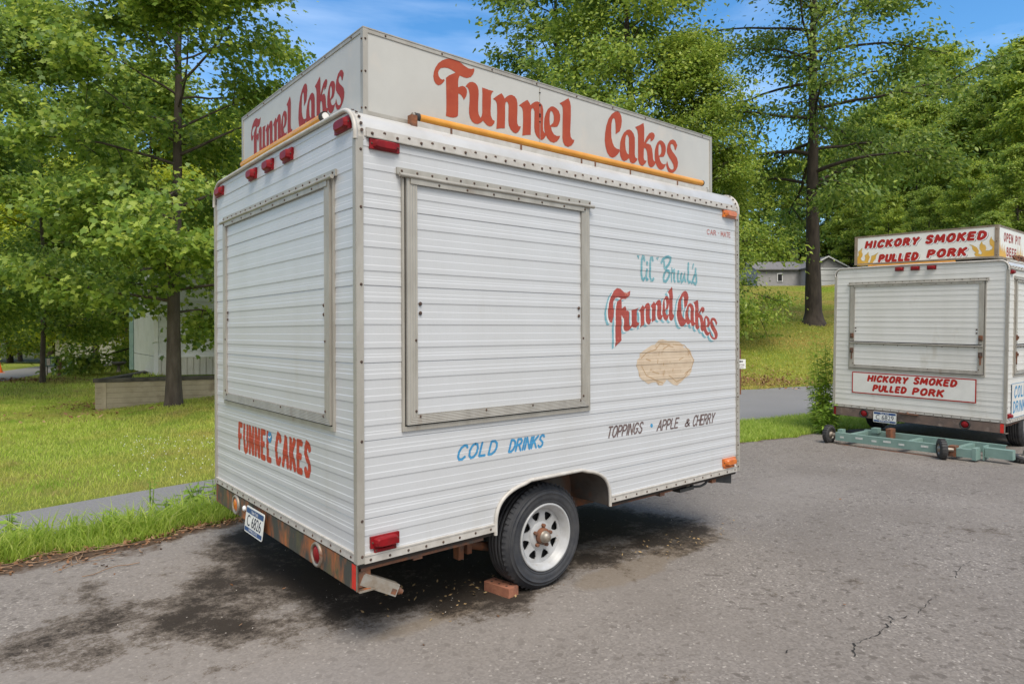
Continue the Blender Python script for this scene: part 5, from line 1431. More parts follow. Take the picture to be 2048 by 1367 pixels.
# ------------------------------------------------------------------ trees
M_BARK = mat('grey_brown_bark', (.060, .045, .035, 1), (.125, .100, .080, 1), 9, rough=.95, bump=.6, bscale=22, stretch=(1, 1, .25))
M_BARK2 = mat('dark_bark', (.035, .027, .022, 1), (.075, .058, .046, 1), 8, rough=.95, bump=.6, bscale=18, stretch=(1, 1, .25))
LEAFS = {
 'maple': leafmat('maple_leaf', (.085, .16, .024, 1), (.20, .305, .044, 1), (.42, .50, .09, 1), .44, .42, .4),
 'dark': leafmat('dark_leaf', (.065, .13, .022, 1), (.15, .24, .038, 1), (.33, .41, .085, 1), .40, .45, .4),
 'light': leafmat('light_leaf', (.095, .175, .024, 1), (.215, .31, .042, 1), (.41, .48, .09, 1), .42, .45, .35),
 'yellow': leafmat('yellow_green_leaf', (.22, .30, .024, 1), (.38, .45, .04, 1), (.52, .56, .08, 1), .55, .5, .3),
 'far': leafmat('hillside_leaf', (.11, .195, .026, 1), (.255, .35, .044, 1), (.48, .54, .09, 1), .45, .5, .3),
}
SHAPES = {
 'maple': [(0, 0), (.12, .16), (.02, .42), (.30, .34), (.42, .56), (.60, .26), (1, 0), (.60, -.26), (.42, -.56), (.30, -.34), (.02, -.42), (.12, -.16)],
 'oval': [(0, 0), (.28, .24), (.66, .20), (1, 0), (.66, -.20), (.28, -.24)],
 'tuft': [(0, 0), (.22, .30), (.55, .16), (.80, .34), (1, 0), (.62, -.20), (.40, -.36)],
}

def norm(a): return a / np.maximum(np.linalg.norm(a, axis=-1, keepdims=True), 1e-9)

def tree_meshes(seed, h, r, base, nl, ls, shape, leaf, bark, tr, limbs=34, kind='round', spread=(.34, .17), wander=.15, topb=1.0, sub=(4, 7), flare=1.5):
    rg = np.random.default_rng(seed)
    # trunk
    k = 14
    tz = np.linspace(0, h * .96, k)
    off = np.cumsum(rg.normal(0, wander, (k, 2)), 0) * .35 * (tz / h)[:, None] ** .8
    off[0] = 0
    trunk = np.concatenate([off, tz[:, None]], 1)
    wood = MB()
    rad = [tr * ((1 - .86 * t / h) + (flare - 1) * math.exp(-t / (h * .022 + .15))) for t in tz]
    tpath = [tuple(p) for p in trunk]
    tpath.insert(1, (trunk[0][0], trunk[0][1], .14)); rad.insert(1, tr * (1 + (flare - 1) * .45))
    tpath.insert(2, (trunk[0][0], trunk[0][1], .45)); rad.insert(2, tr * 1.06)
    tpath[0] = (0, 0, -.25); rad[0] = tr * flare * 1.15
    wood.tube(tpath, rad, bark, 12)
    ctr, wgt, outw = [], [], []
    for i in range(limbs):
        t = base / h + (1 - base / h) * ((i + rg.uniform(0, 1)) / limbs) ** .92
        t = min(t, .97)
        p0 = np.array([np.interp(t * h, tz, trunk[:, 0]), np.interp(t * h, tz, trunk[:, 1]), t * h])
        f = (t - base / h) / (1 - base / h)
        if kind == 'round': prf = (math.sin(math.pi * min(1, .22 + .74 * f)) ** .7) * .98 + .02
        elif kind == 'tall': prf = .55 + .45 * math.sin(math.pi * (.15 + .8 * f))
        else: prf = 1.0 - .72 * f ** 1.3
        ln = r * prf * rg.uniform(.72, 1.12) * topb ** f
        az = i * 2.39996 + rg.uniform(-.45, .45)
        el = R(8 + 48 * f ** 1.2 + rg.uniform(-10, 10))
        d = np.array([math.cos(az) * math.cos(el), math.sin(az) * math.cos(el), math.sin(el)])
        m = 7
        pts = [p0]
        for q in range(1, m):
            d = d + rg.normal(0, .10, 3) + np.array([0, 0, -.035 - .03 * (1 - f)])
            d /= np.linalg.norm(d)
            pts.append(pts[-1] + d * ln / (m - 1))
        pts = np.array(pts)
        rb = max(.012, tr * .34 * (1 - .72 * f) * (ln / r) ** .6)
        wood.tube([tuple(p) for p in pts], [rb * (1 - .82 * q / (m - 1)) for q in range(m)], bark, 6, cap=False)
        for s in range(rg.integers(*sub)):
            u = rg.uniform(.28, 1.0) ** .8
            a = np.array([np.interp(u * (m - 1), range(m), pts[:, c]) for c in range(3)])
            d2 = norm(d * .8 + rg.normal(0, .75, 3) * np.array([1, 1, .45]) + np.array([0, 0, .04]))
            l2 = ln * rg.uniform(.20, .42) + .15
            e = a + d2 * l2 + np.array([0, 0, -.10 * l2])
            mid = (a + e) / 2 + rg.normal(0, .04 * l2, 3)
            if rb > .013: wood.tube([tuple(a), tuple(mid), tuple(e)], [rb * .34, rb * .22, rb * .08], bark, 4, cap=False)
            for v in (.45, .75, 1.0):
                ctr.append(a + (e - a) * v); wgt.append(.6 + v * rg.uniform(.4, 1.1)); outw.append(d2)
        ctr.append(pts[-1]); wgt.append(1.3); outw.append(d)
    ctr = np.array(ctr); outw = np.array(outw); wgt = np.array(wgt) / sum(wgt)
    pick = rg.choice(len(ctr), nl, p=wgt)
    sg = np.array([spread[0], spread[0], spread[1]]) * (r / 3.0) ** .5
    P = ctr[pick] + rg.normal(0, 1, (nl, 3)) * sg * rg.uniform(.5, 1.2, (nl, 1))
    P[:, 2] = np.maximum(P[:, 2], base * .35)
    ow = norm(outw[pick] * np.array([1, 1, .2]) + norm(P - np.array([0, 0, h * .5])) * .5)
    nr = norm(np.array([0, 0, .95]) + rg.normal(0, .66, (nl, 3)) + ow * .45)
    tt = ow * .9 + rg.normal(0, .75, (nl, 3)) + np.array([0, 0, -.45])
    tt = norm(tt - nr * (tt * nr).sum(1, keepdims=True))
    bb = np.cross(nr, tt)
    s = (ls * rg.uniform(.45, 1.45, nl))[:, None]
    sh = SHAPES[shape]; K = len(sh)
    V = np.stack([P + s * (a * tt + c_ * bb - nr * (.22 * a * a + .35 * abs(c_) ** 1.5)) for a, c_ in sh], 1).reshape(-1, 3)
    if K == 6:      # two halves folded along the rib
        F = np.arange(nl * K).reshape(nl, K)
    else:
        F = np.arange(nl * K).reshape(nl, K)
    cm_ = fast_mesh('crown', V, F, LEAFS[leaf])
    to = wood.build('trunk', recalc=False)
    tm = to.data
    bpy.data.objects.remove(to)
    return tm, cm_

def plant_tree(name, label, meshes, cx, cdp, rz=0, sc=1.0, group=None, cat='tree', lean=0, sz=None):
    x, y = c2w(cx, cdp)
    o = thing(name, label, cat, (x, y, Hs(x, y) - .03), (R(lean) * math.cos(R(YAW)) * 0, 0, R(rz)), group)
    o.scale = (sc, sc, sz or sc)
    link('trunk', meshes[0], o); link('crown', meshes[1], o)
    return o
def pxc(px, d): return (px - 1024) / 1328.95 * d

# left: the maple in front of the block wall
TA = tree_meshes(11, 9.6, 2.5, 1.5, 72000, .085, 'maple', 'maple', M_BARK, .125, 46, 'tall', (.30, .14), .10, .9)
plant_tree('maple_tree', 'slender maple tree rising in front of the low block wall', TA, pxc(347, 12.0), 12.0, 40)
TB = tree_meshes(12, 12.5, 3.4, 1.9, 85000, .104, 'maple', 'maple', M_BARK, .085, 52, 'round', (.36, .17), .16)
plant_tree('maple_tree', 'broad dark maple tree at the far left edge, its boughs hanging over the lawn', TB, pxc(85, 19.5), 19.5, 10, .84)
plant_tree('maple_tree', 'leafy maple tree reaching in from the left edge of the view, nearest on that side', TB, pxc(-150, 14.0), 14.0, 150, .70)
TC = tree_meshes(13, 12.0, 3.7, 1.5, 36000, .20, 'oval', 'yellow', M_BARK, .15, 46, 'round', (.42, .22), .2)
TD = tree_meshes(14, 15.0, 4.4, 1.2, 32000, .24, 'tuft', 'light', M_BARK2, .2, 48, 'round', (.46, .24), .2)
GL = 'yellow green trees beyond the left lawn'
for px, d, rz, sc in ((190, 29, 0, .80), (300, 25, 70, .72), (455, 27, 140, .78), (20, 48, 200, 1.2), (395, 38, 260, .95), (560, 33, 300, .80), (110, 44, 20, 1.0), (-160, 36, 90, 1.0), (660, 46, 50, .7), (250, 36, 33, .8), (100, 40, 80, .95), (380, 23.5, 190, .55), (-20, 44, 10, 1.1), (480, 42, 22, 1.0), (160, 52, 60, 1.1), (320, 55, 120, 1.1), (40, 56, 160, 1.1)):
    plant_tree('background_tree', 'yellow green broadleaf tree standing behind the dark maples on the left lawn', TC if (px % 3) else TD, pxc(px, d), d, rz, sc, GL)
# right: the group behind the funnel cake trailer
TE = tree_meshes(15, 22, 3.4, 4.0, 24000, .24, 'tuft', 'dark', M_BARK2, .26, 44, 'tall', (.46, .26), .22)
plant_tree('tall_tree', 'tall open dark green tree showing above the left half of the long sign', TE, pxc(1125, 33), 33, 30)
TF = tree_meshes(16, 18, 4.9, 1.9, 80000, .165, 'oval', 'light', M_BARK2, .30, 64, 'cone', (.44, .22), .18, 1.0)
plant_tree('broadleaf_tree', 'big light green tree above the middle of the long sign', TF, pxc(1262, 25), 25, 0, .90)
plant_tree('broadleaf_tree', 'light green tree with low drooping boughs just right of the funnel cake trailer roof', TF, pxc(1385, 24.0), 24.0, 120, .58)
TG = tree_meshes(17, 17.5, 5.1, 5.0, 60000, .165, 'oval', 'dark', M_BARK2, .31, 44, 'tall', (.40, .20), .10, .95, (4, 7), 1.75)
plant_tree('tall_tree', 'tall tree with a bare dark trunk on the grassy bank between the two trailers', TG, pxc(1627, 27), 27, 200)
# wood on the hill
TH = [tree_meshes(30 + i, 17, 4.6, 1.4, 34000, .27, 'tuft', lf, M_BARK2, .22, 46, 'round', (.36, .19), .25, 1.0, (5, 9)) for i, lf in enumerate(('far', 'light', 'far'))]
GH = 'woodland trees on the hillside'
spots = []
r2 = np.random.default_rng(8)
for px, d, yt, q in ((1490, 92, 330, 0), (1545, 86, 345, 1), (1600, 94, 325, 0), (1655, 90, 305, 2), (1700, 84, 270, 0), (1740, 78, 225, 1), (1775, 66, 250, 0), (1800, 80, 190, 2), (1835, 60, 265, 1), (1880, 84, 112, 2), (1905, 54, 250, 0), (1850, 70, 215, 1),
                     (1945, 62, 195, 1), (1985, 52, 170, 1), (2010, 72, 140, 2), (2045, 56, 105, 1), (2090, 48, 90, 0), (2150, 60, 70, 1), (2230, 50, 80, 2), (2330, 56, 60, 0), (1780, 50, 390, 0), (1860, 43, 380, 1), (1940, 40, 330, 0), (2040, 36, 300, 1),
                     (1700, 76, 400, 0), (1450, 98, 330, 1), (1380, 104, 320, 0), (1250, 100, 300, 2), (2140, 38, 250, 2), (1990, 31, 430, 1)):
    hx_, hy_ = c2w(pxc(px, d), d)
    sc = ((660 - yt) * d / 1328.95 + 1.475 - Hs(hx_, hy_)) / 17.3
    plant_tree('woodland_tree', 'leafy green tree in the wood on the hillside behind the pork trailer', TH[q], pxc(px, d), d, r2.uniform(0, 360), sc, GH)

# ------------------------------------------------------------------ small plants
M_GOLD = leafmat('goldenrod_leaf', (.20, .32, .04, 1), (.34, .46, .06, 1), (.48, .56, .11, 1), .4, .5, .3)
M_WEED = leafmat('weed_leaf', (.16, .28, .035, 1), (.25, .39, .055, 1), (.36, .48, .09, 1), .35, .5, .3)
def stalk_plant(name, label, cat, x, y, h, stems, seed, mt, leaf=.09, spread=.25, group=None):
    rg = np.random.default_rng(seed)
    root = thing(name, label, cat, (x, y, Hs(x, y)), (0, 0, 0), group)
    st = MB(); P, T, B = [], [], []
    for s in range(stems):
        a = rg.uniform(0, 6.28); rr = rg.uniform(.0, spread); hh = h * rg.uniform(.65, 1.0)
        x0, y0 = .35 * rr * math.cos(a), .35 * rr * math.sin(a)
        pts = [(x0 + rr * math.cos(a) * t, y0 + rr * math.sin(a) * t, hh * t * (1 - .06 * t)) for t in np.linspace(0, 1, 7)]
        pts[0] = (pts[0][0], pts[0][1], -.03)
        st.tube(pts, [.006 * (1 - .7 * t) for t in np.linspace(0, 1, 7)], mt, 5, cap=False)
        nl = int(hh / .022)
        for k in range(nl):
            t = .1 + .9 * k / nl
            p = [np.interp(t, np.linspace(0, 1, 7), [q[c] for q in pts]) for c in range(3)]
            az = k * 2.4 + s
            d = np.array([math.cos(az), math.sin(az), rg.uniform(-.35, .45)])
            P.append(p); T.append(d / np.linalg.norm(d)); B.append(leaf * (1.15 - .55 * t) * rg.uniform(.7, 1.2))
    P, T, B = np.array(P), np.array(T), np.array(B)[:, None]
    nr = norm(np.array([0, 0, 1]) + rg.normal(0, .3, P.shape)); nr = norm(nr - T * (nr * T).sum(1, keepdims=True)); bb = np.cross(nr, T)
    sh = [(0, .0), (.3, .13), (.7, .10), (1, 0), (.7, -.10), (.3, -.13)]
    V = np.stack([P + B * (a * T + c_ * bb - nr * .25 * a * a) for a, c_ in sh], 1).reshape(-1, 3)
    st.build('stems', root, recalc=False)
    link('leaves', fast_mesh('leaves', V, np.arange(len(V)).reshape(-1, 6), mt), root)
    return root
for i, (px, d, h, k, lab) in enumerate(((1649, 10.5, 1.72, 12, 'tallest yellow green goldenrod clump beside the left side of the pork trailer'), (1639, 10.8, 1.1, 9, 'middle goldenrod clump left of the pork trailer, shorter than the tallest one'), (1652, 10.2, .62, 14, 'low dark leafy weed clump at the foot of the goldenrod'))):
    x, y = c2w(pxc(px, d), d)
    stalk_plant('goldenrod' if i < 2 else 'weed_clump', lab, 'plant', x, y, h, k, 50 + i, M_GOLD if i < 2 else M_WEED, .15, .26)
for i, (px, d, h, k, lab) in enumerate(((300, 5.35, .46, 3, 'weed with a tall seed stalk in the long grass at the asphalt edge'), (262, 5.05, .16, 6, 'low broad leaved weed at the asphalt edge'), (395, 5.75, .22, 7, 'leafy weed in the grass beside the left rear corner of the funnel cake trailer'))):
    x, y = c2w(pxc(px, d), d)
    stalk_plant('weed', lab, 'weed', x, y, h, k, 60 + i, M_WEED, .06 if i == 0 else .12, .10 if i == 0 else .16)
for i, (px, d, h) in enumerate(((60, 4.75, .13), (150, 4.9, .16), (215, 5.1, .14), (330, 5.4, .17), (365, 5.55, .13), (430, 6.0, .18), (20, 4.85, .2))):
    x, y = c2w(pxc(px, d), d)
    stalk_plant('weed', 'small leafy green weed in the grass strip along the asphalt', 'weed', x, y, h, 5, 80 + i, M_WEED, .10, .14, 'small weeds in the grass strip')

# ------------------------------------------------------------------ left background: wall, mobile home, house, letter boxes
def wpt(cx, cd, z): x, y = c2w(cx, cd); return Vector((x, y, z))
M_WALL = mat('painted_block_wall', (.40, .33, .225, 1), (.50, .42, .30, 1), 5, rough=.9, bump=.3, bscale=30, c3=(.20, .155, .10, 1), s3=1.8, t3=(.55, .75))
M_CAP = mat('dark_stained_concrete', (.055, .050, .042, 1), (.13, .115, .09, 1), 6, rough=.95)
def plank(mb, A, B, z0, z1, th, mt, side=1):
    "upright slab from A to B (cx, cd pairs), thickness away from the viewer"
    a, b_ = Vector((*A, 0)), Vector((*B, 0))
    d = (b_ - a).normalized(); nn = Vector((-d.y, d.x, 0)) * th * side
    q = [a, b_, b_ + nn, a + nn]
    vs = [wpt(p.x, p.y, z) for z in (z0, z1) for p in q]
    mb.add(vs, [(0, 1, 2, 3), (4, 5, 6, 7), (0, 1, 5, 4), (1, 2, 6, 5), (2, 3, 7, 6), (3, 0, 4, 7)], mt)
wl = thing('retaining_wall', 'low pale block retaining wall with a dark stained cap beneath the mobile home', 'wall', wpt(*WALL_A, 0))
def wchild(mb, name, par=wl):
    o = mb.build(name, par); o.matrix_parent_inverse = Matrix.Translation(par.location).inverted(); return o
m1 = MB()
dirw = (Vector((*WALL_B, 0)) - Vector((*WALL_A, 0)))
Wp = lambda t: (WALL_A[0] + dirw.x * t, WALL_A[1] + dirw.y * t)
rows = 8
for k in range(rows):
    z0, z1 = -.25 + k * .1, -.25 + (k + 1) * .1
    m1_ = (k % 2) * .003
    plank(m1, (Wp(0)[0] + 0, Wp(0)[1] + m1_), (Wp(1.6)[0], Wp(1.6)[1] + m1_), z0, z1 - .004, .19 - m1_, M_WALL)
plank(m1, (Wp(0)[0] + .004, Wp(0)[1] + .008), (Wp(1.6)[0], Wp(1.6)[1] + .008), -.25, .545, .17, M_CAP)
plank(m1, (-7.80, 12.42), (-8.75, 16.8), -.25, .55, .19, M_WALL, -1)
wchild(m1, 'blocks')
m1 = MB()
plank(m1, (Wp(-.01)[0], Wp(-.01)[1] - .02), (Wp(1.6)[0], Wp(1.6)[1] - .02), .551, .615, .23, M_CAP)
plank(m1, (-7.83, 12.62), (-8.77, 16.8), .551, .614, .19, M_CAP, -1)
wchild(m1, 'cap')

M_VINYL = mat('white_vinyl', (.70, .71, .70, 1), (.62, .63, .61, 1), 3, rough=.5, c3=(.48, .50, .44, 1), s3=2, t3=(.6, .8))
M_SKIRT = mat('cream_skirting', (.62, .60, .52, 1), (.52, .50, .42, 1), 3, rough=.6)
M_SHING = mat('grey_shingles', (.14, .135, .135, 1), (.21, .20, .20, 1), 16, rough=.9, bump=.2)
HA, HB, HC = (-7.50, 14.0), (-2.2, 15.4), (-9.45, 16.6)
mh = thing('mobile_home', 'white mobile home with lapped siding and ribbed skirting behind the block wall', 'mobile home', wpt(HA[0], HA[1], .585))
def hchild(mb, name): return wchild(mb, name, mh)
m1 = MB()
for k in range(17):
    z0 = .98 + k * .105
    plank(m1, HA, HB, z0, z0 + .101, 2.0, M_VINYL)
    # each course leans out a little at its foot
    a, b_ = HA, HB
    m1.add([wpt(a[0] + .003, a[1] - .014, z0), wpt(b_[0], b_[1] - .014, z0), wpt(b_[0], b_[1] - .001, z0 + .1045), wpt(a[0] + .003, a[1] - .001, z0 + .1045), wpt(a[0] + .003, a[1], z0), wpt(b_[0], b_[1], z0)], [(0, 1, 2, 3), (4, 5, 1, 0)], M_VINYL)
plank(m1, (HA[0] - .02, HA[1] + .0), HC, .98, 2.75, .1, M_VINYL, -1)
hchild(m1, 'wall')
m1 = MB()
n_ = 44
for k in range(n_):
    t0, t1 = k / n_, (k + .82) / n_
    P0 = (HA[0] + (HB[0] - HA[0]) * t0, HA[1] + (HB[1] - HA[1]) * t0 - .02); P1 = (HA[0] + (HB[0] - HA[0]) * t1, HA[1] + (HB[1] - HA[1]) * t1 - .02)
    plank(m1, P0, P1, .56, .968, .012, M_SKIRT)
plank(m1, (HA[0], HA[1] - .004), (HB[0], HB[1] - .004), .56, .9685, .02, M_SKIRT)
plank(m1, (HA[0] - .02, HA[1] - .01), (HC[0], HC[1]), .56, .968, .1, M_VINYL, -1)
hchild(m1, 'skirting')
m1 = MB(); plank(m1, (HA[0], HA[1] - .028), (HB[0], HB[1] - .028), .955, .995, .02, M_WHITEP); plank(m1, (HA[0] - .03, HA[1] - .03), (HA[0] + .05, HA[1] - .009), .56, 2.72, .02, M_WHITEP); plank(m1, (HC[0] - .08, HC[1] - .06), (HC[0] + .02, HC[1] - .06), .56, 2.72, .04, M_GREEN)
hchild(m1, 'trim')
m1 = MB(); plank(m1, (HA[0] - .2, HA[1] - .25), (HB[0], HB[1] - .25), 2.755, 2.83, 2.6, M_CAP); hchild(m1, 'roof')
m1 = MB()
a, b_ = wpt(-6.32, 14.24, 1.2), wpt(-6.32, 14.24, 1.2)
plank(m1, (-6.50, 14.22), (-6.22, 14.29), 1.14, 1.25, .05, M_SKIRT); plank(m1, (-6.34, 14.235), (-6.26, 14.255), 1.17, 1.22, .05, M_DARK)
hchild(m1, 'dryer_vent')
pst = MB(); plank(pst, (-6.02, 13.9), (-5.93, 13.92), .4, 1.0, .09, M_TWIG)
o = pst.build('wooden_post'); tag(o, 'short orange brown wooden post on the terrace beside the trailer edge', 'post')
# planter on the terrace
x, y = c2w(pxc(237, 15.6), 15.6)
pl = thing('planter', 'small black bowl planter on a pedestal on the terrace lawn', 'planter', (x, y, .585))
m1 = MB(); m1.lathe([(.05, -.02), (.035, .05), (.03, .12)], M_CAP, (0, 0, 0), (0, 0, 1), 14); m1.build('pedestal', pl)
m1 = MB(); m1.lathe([(.03, .12), (.11, .14), (.16, .20), (.15, .21), (.12, .17), (.001, .16)], M_BLACK, (0, 0, 0), (0, 0, 1), 18); m1.build('bowl', pl)

# pink roofed house far behind
M_PINK = mat('faded_pink_roof', (.46, .27, .26, 1), (.38, .21, .20, 1), 5, rough=.85)
def gable(name, label, cx0, cx1, d0, dep, z0, ze, zr, wallm, roofm, along='x', over=.3):
    "gabled building, front face towards the viewer"
    T = thing(name, label, 'house' if 'house' in name else 'shed', wpt((cx0 + cx1) / 2, d0, z0))
    inv = Matrix.Translation(T.location).inverted()
    def put(mb, nm):
        o = mb.build(nm, T); o.matrix_parent_inverse = inv; return o
    m = MB()
    V = lambda cx, cd, z: wpt(cx, cd, z)
    if along == 'x':
        cm_ = d0 + dep / 2
        vs = [V(cx0, d0, z0), V(cx1, d0, z0), V(cx1, d0 + dep, z0), V(cx0, d0 + dep, z0), V(cx0, d0, ze), V(cx1, d0, ze), V(cx1, d0 + dep, ze), V(cx0, d0 + dep, ze), V(cx0, cm_, zr), V(cx1, cm_, zr)]
        m.add(vs, [(0, 1, 5, 4), (1, 2, 6, 9, 5), (2, 3, 7, 6), (3, 0, 4, 8, 7)], wallm); w_ = put(m, 'wall')
        m = MB()
        s_ = (zr - ze) / (dep / 2)
        for (da, db, za, zb) in ((d0 - over, cm_, ze - over * s_, zr), (d0 + dep + over, cm_, ze - over * s_, zr)):
            q = [V(cx0 - over, da, za + .02), V(cx1 + over, da, za + .02), V(cx1 + over, db, zb + .02), V(cx0 - over, db, zb + .02)]
            m.add(q + [p + Vector((0, 0, .09)) for p in q], [(0, 1, 2, 3), (4, 5, 6, 7), (0, 1, 5, 4), (1, 2, 6, 5), (2, 3, 7, 6), (3, 0, 4, 7)], roofm)
        put(m, 'roof')
    else:
        cc = (cx0 + cx1) / 2
        vs = [V(cx0, d0, z0), V(cx1, d0, z0), V(cx1, d0 + dep, z0), V(cx0, d0 + dep, z0), V(cx0, d0, ze), V(cx1, d0, ze), V(cx1, d0 + dep, ze), V(cx0, d0 + dep, ze), V(cc, d0, zr), V(cc, d0 + dep, zr)]
        m.add(vs, [(0, 1, 5, 8, 4), (1, 2, 6, 5), (2, 3, 7, 9, 6), (3, 0, 4, 7)], wallm); w_ = put(m, 'wall')
        m = MB()
        s_ = (zr - ze) / ((cx1 - cx0) / 2)
        for (ca, sg) in ((cx0 - over, 1), (cx1 + over, -1)):
            za = ze - over * s_
            q = [V(ca, d0 - over, za + .02), V(cc, d0 - over, zr + .02), V(cc, d0 + dep + over, zr + .02), V(ca, d0 + dep + over, za + .02)]
            m.add(q + [p + Vector((0, 0, .09)) for p in q], [(0, 1, 2, 3), (4, 5, 6, 7), (1, 2, 6, 5), (2, 3, 7, 6), (3, 0, 4, 7)], roofm)
        put(m, 'roof')
        m = MB()
        for ca in (cx0 - over, cx1 + over):
            za = ze - over * s_
            q = [V(ca, d0 - over - .02, za - .02), V(cc, d0 - over - .02, zr - .02), V(cc, d0 - over - .02, zr + .13), V(ca, d0 - over - .02, za + .13)]
            m.add(q, [(0, 1, 2, 3)], M_WHITEP)
        put(m, 'fascia')
    return T, put
z_ = float(H(*c2w(-24, 38)))
gable('house', 'house with a faded pink roof seen far behind the left trees', -27.5, -22.3, 40, 7, z_ - .3, z_ + 1.9, z_ + 4.0, M_SKIRT, M_PINK)

# letter boxes, post, cone
M_LBOX = mat('dark_green_box', (.030, .075, .065, 1), (.05, .10, .085, 1), 8, rough=.5)
x, y = c2w(pxc(104, 23), 23)
lb = thing('mailbox_unit', 'dark green cluster mailbox on two thin legs between a trunk and a post', 'mailbox', (x, y, Hs(x, y)), (0, 0, R(YAW - 90)))
m1 = MB(); m1.box((-.22, -.18, .34), (.22, .18, .64), M_LBOX); m1.box((-.24, -.2, .641), (.24, .2, .66), M_LBOX); m1.build('box', lb)
for k in range(3):
    m1 = MB(); m1.box((-.20 + k * .138, -.186, .37), (-.08 + k * .138, -.1805, .61), M_STEEL if k == 1 else M_GREEN); m1.build('door', lb)
for sx in (-.18, .18):
    m1 = MB(); m1.box((sx - .02, -.02, -.05), (sx + .02, .02, .339), M_STEEL); m1.build('leg', lb)
x, y = c2w(pxc(119, 22.5), 22.5)
m1 = MB(); m1.box((-.05, -.05, -.1), (.05, .05, .60), M_TWIG); m1.box((-.055, -.055, .601), (.055, .055, .62), M_TWIG)
o = m1.build('wooden_post'); o.location = (x, y, Hs(x, y)); tag(o, 'square brown wooden post right of the green mailbox unit', 'post')
x, y = c2w(pxc(-3, 24.6), 24.6)
M_CONE = mat('orange_plastic', (.75, .16, .03, 1), (.65, .12, .02, 1), 9, rough=.5)
cn = thing('traffic_cone', 'small orange traffic cone by the lane at the left edge', 'cone', (x, y, Hs(x, y)))
m1 = MB(); m1.lathe([(.13, .03), (.03, .45), (.001, .455)], M_CONE, (0, 0, 0), (0, 0, 1), 16); m1.build('cone_body', cn)
m1 = MB(); m1.box((-.18, -.18, 0), (.18, .18, .03), M_CONE); m1.build('base', cn)
m1 = MB(); m1.lathe([(.099, .16), (.066, .295)], M_WHITEP, (0, 0, 0), (0, 0, 1), 16); m1.build('reflective_band', cn)

# ------------------------------------------------------------------ right background: grey outbuildings
M_GREYW = mat('grey_wall', (.36, .35, .345, 1), (.31, .30, .295, 1), 3, rough=.8)
zb = float(H(*c2w(30, 70)))
T_, put = gable('shed', 'long grey outbuilding with white corner trim on top of the bank', pxc(1515, 70), pxc(1608, 70), 70, 6, zb - .6, zb + 2.0, zb + 3.0, M_GREYW, M_SHING)
m1 = MB(); plank(m1, (pxc(1604, 69.9), 69.93), (pxc(1608.5, 69.9), 69.93), zb - .6, zb + 2.05, .05, M_WHITEP); put(m1, 'trim')
m1 = MB(); plank(m1, (pxc(1555, 69.9), 69.93), (pxc(1566, 69.9), 69.93), zb + .7, zb + 1.6, .05, M_WHITEP); w_ = put(m1, 'window')
m1 = MB(); plank(m1, (pxc(1556.5, 69.9), 69.90), (pxc(1564.5, 69.9), 69.90), zb + .8, zb + 1.5, .025, M_DARK); o = put(m1, 'pane')
T_, put = gable('garage', 'grey gabled garage with a white door behind the tall tree', pxc(1618, 68), pxc(1692, 68), 68, 7, zb - .6, zb + 2.05, zb + 3.05, M_GREYW, M_SHING, 'y')
m1 = MB(); plank(m1, (pxc(1640, 68), 67.95), (pxc(1682, 68), 67.95), zb - .5, zb + 1.75, .04, M_WHITEP); d_ = put(m1, 'door')
for k in range(4):
    m1 = MB(); plank(m1, (pxc(1640, 68), 67.93), (pxc(1682, 68), 67.93), zb - .45 + k * .55, zb - .42 + k * .55, .018, M_GREYW); put(m1, 'door_rail')
for (a, b_) in ((1617, 1621), (1634, 1639), (1683, 1687)):
    m1 = MB(); plank(m1, (pxc(a, 68), 67.94), (pxc(b_, 68), 67.94), zb - .5, zb + 2.0, .05, M_WHITEP); put(m1, 'trim')
m1 = MB(); plank(m1, (pxc(1634, 68), 67.90), (pxc(1688, 68), 67.90), zb + 1.78, zb + 1.95, .05, M_WHITEP); put(m1, 'lintel')

# ------------------------------------------------------------------ direction signs
x, y = c2w(pxc(1480, 17.2), 17.2)
# stake beyond the road, white board with an arrow
sg = thing('direction_sign', 'small white sign with a black left arrow on a rusty stake across the road', 'sign', (x, y, Hs(x, y)), (0, 0, R(YAW - 90)))
m1 = MB(); m1.box((-.02, -.012, -.2), (.02, .012, 1.18), M_RUST); m1.build('stake', sg)
m1 = MB(); m1.box((-.10, -.022, .68), (.135, -.0125, .92), M_WHITEP); bd = m1.build('board', sg)
p = Paint()
fS = lambda u, z, o: Vector((u, -.022 - o, z))
p.poly([[(-.045, .865), (0, .90), (0, .88), (.07, .88), (.07, .85), (0, .85), (0, .83)]], M_DARK)
p.build('lettering', bd, fS)
p = Paint()
caps(p, 'ENTER', -.07, .755, .10, .04, .008, M_BROWN, gap=.3); caps(p, 'HERE', -.05, .70, .08, .03, .006, M_BROWN, gap=.3)
p.build('lettering', bd, fS)
x, y = c2w(pxc(1476, 24), 24)
sg = thing('notice_board', 'tiny white notice on a thin post higher up the bank', 'sign', (x, y, Hs(x, y)), (0, 0, R(YAW - 90)))
zq = 1.475 - (622 - 660.6) * 24 / 1328.95 - Hs(x, y)
m1 = MB(); m1.box((-.02, -.02, -.2), (.02, .02, zq + .1), M_STEEL); m1.build('post', sg)
m1 = MB(); m1.box((-.08, -.03, zq - .09), (.10, -.021, zq + .09), M_WHITEP); bd = m1.build('board', sg)
p = Paint(); p.stroke([(-.03, zq - .03), (.05, zq + .05)], .02, M_BLUE); p.stroke([(-.03, zq + .04), (.05, zq - .03)], .02, M_DARK, .0005); p.build('lettering', bd, lambda u, z, o: Vector((u, -.03 - o, z)))

# ------------------------------------------------------------------ green wheeled frame on the asphalt
ang = math.atan2(.108 - 1.556, 7.90 - 7.97)
gd = thing('dolly_frame', 'pale green steel dolly frame with small tyres lying before the pork trailer', 'dolly', (7.97, 1.556, Hs(7.97, 1.2)), (0, 0, ang))
gd.scale = (1.05, 1.05, 1.0)
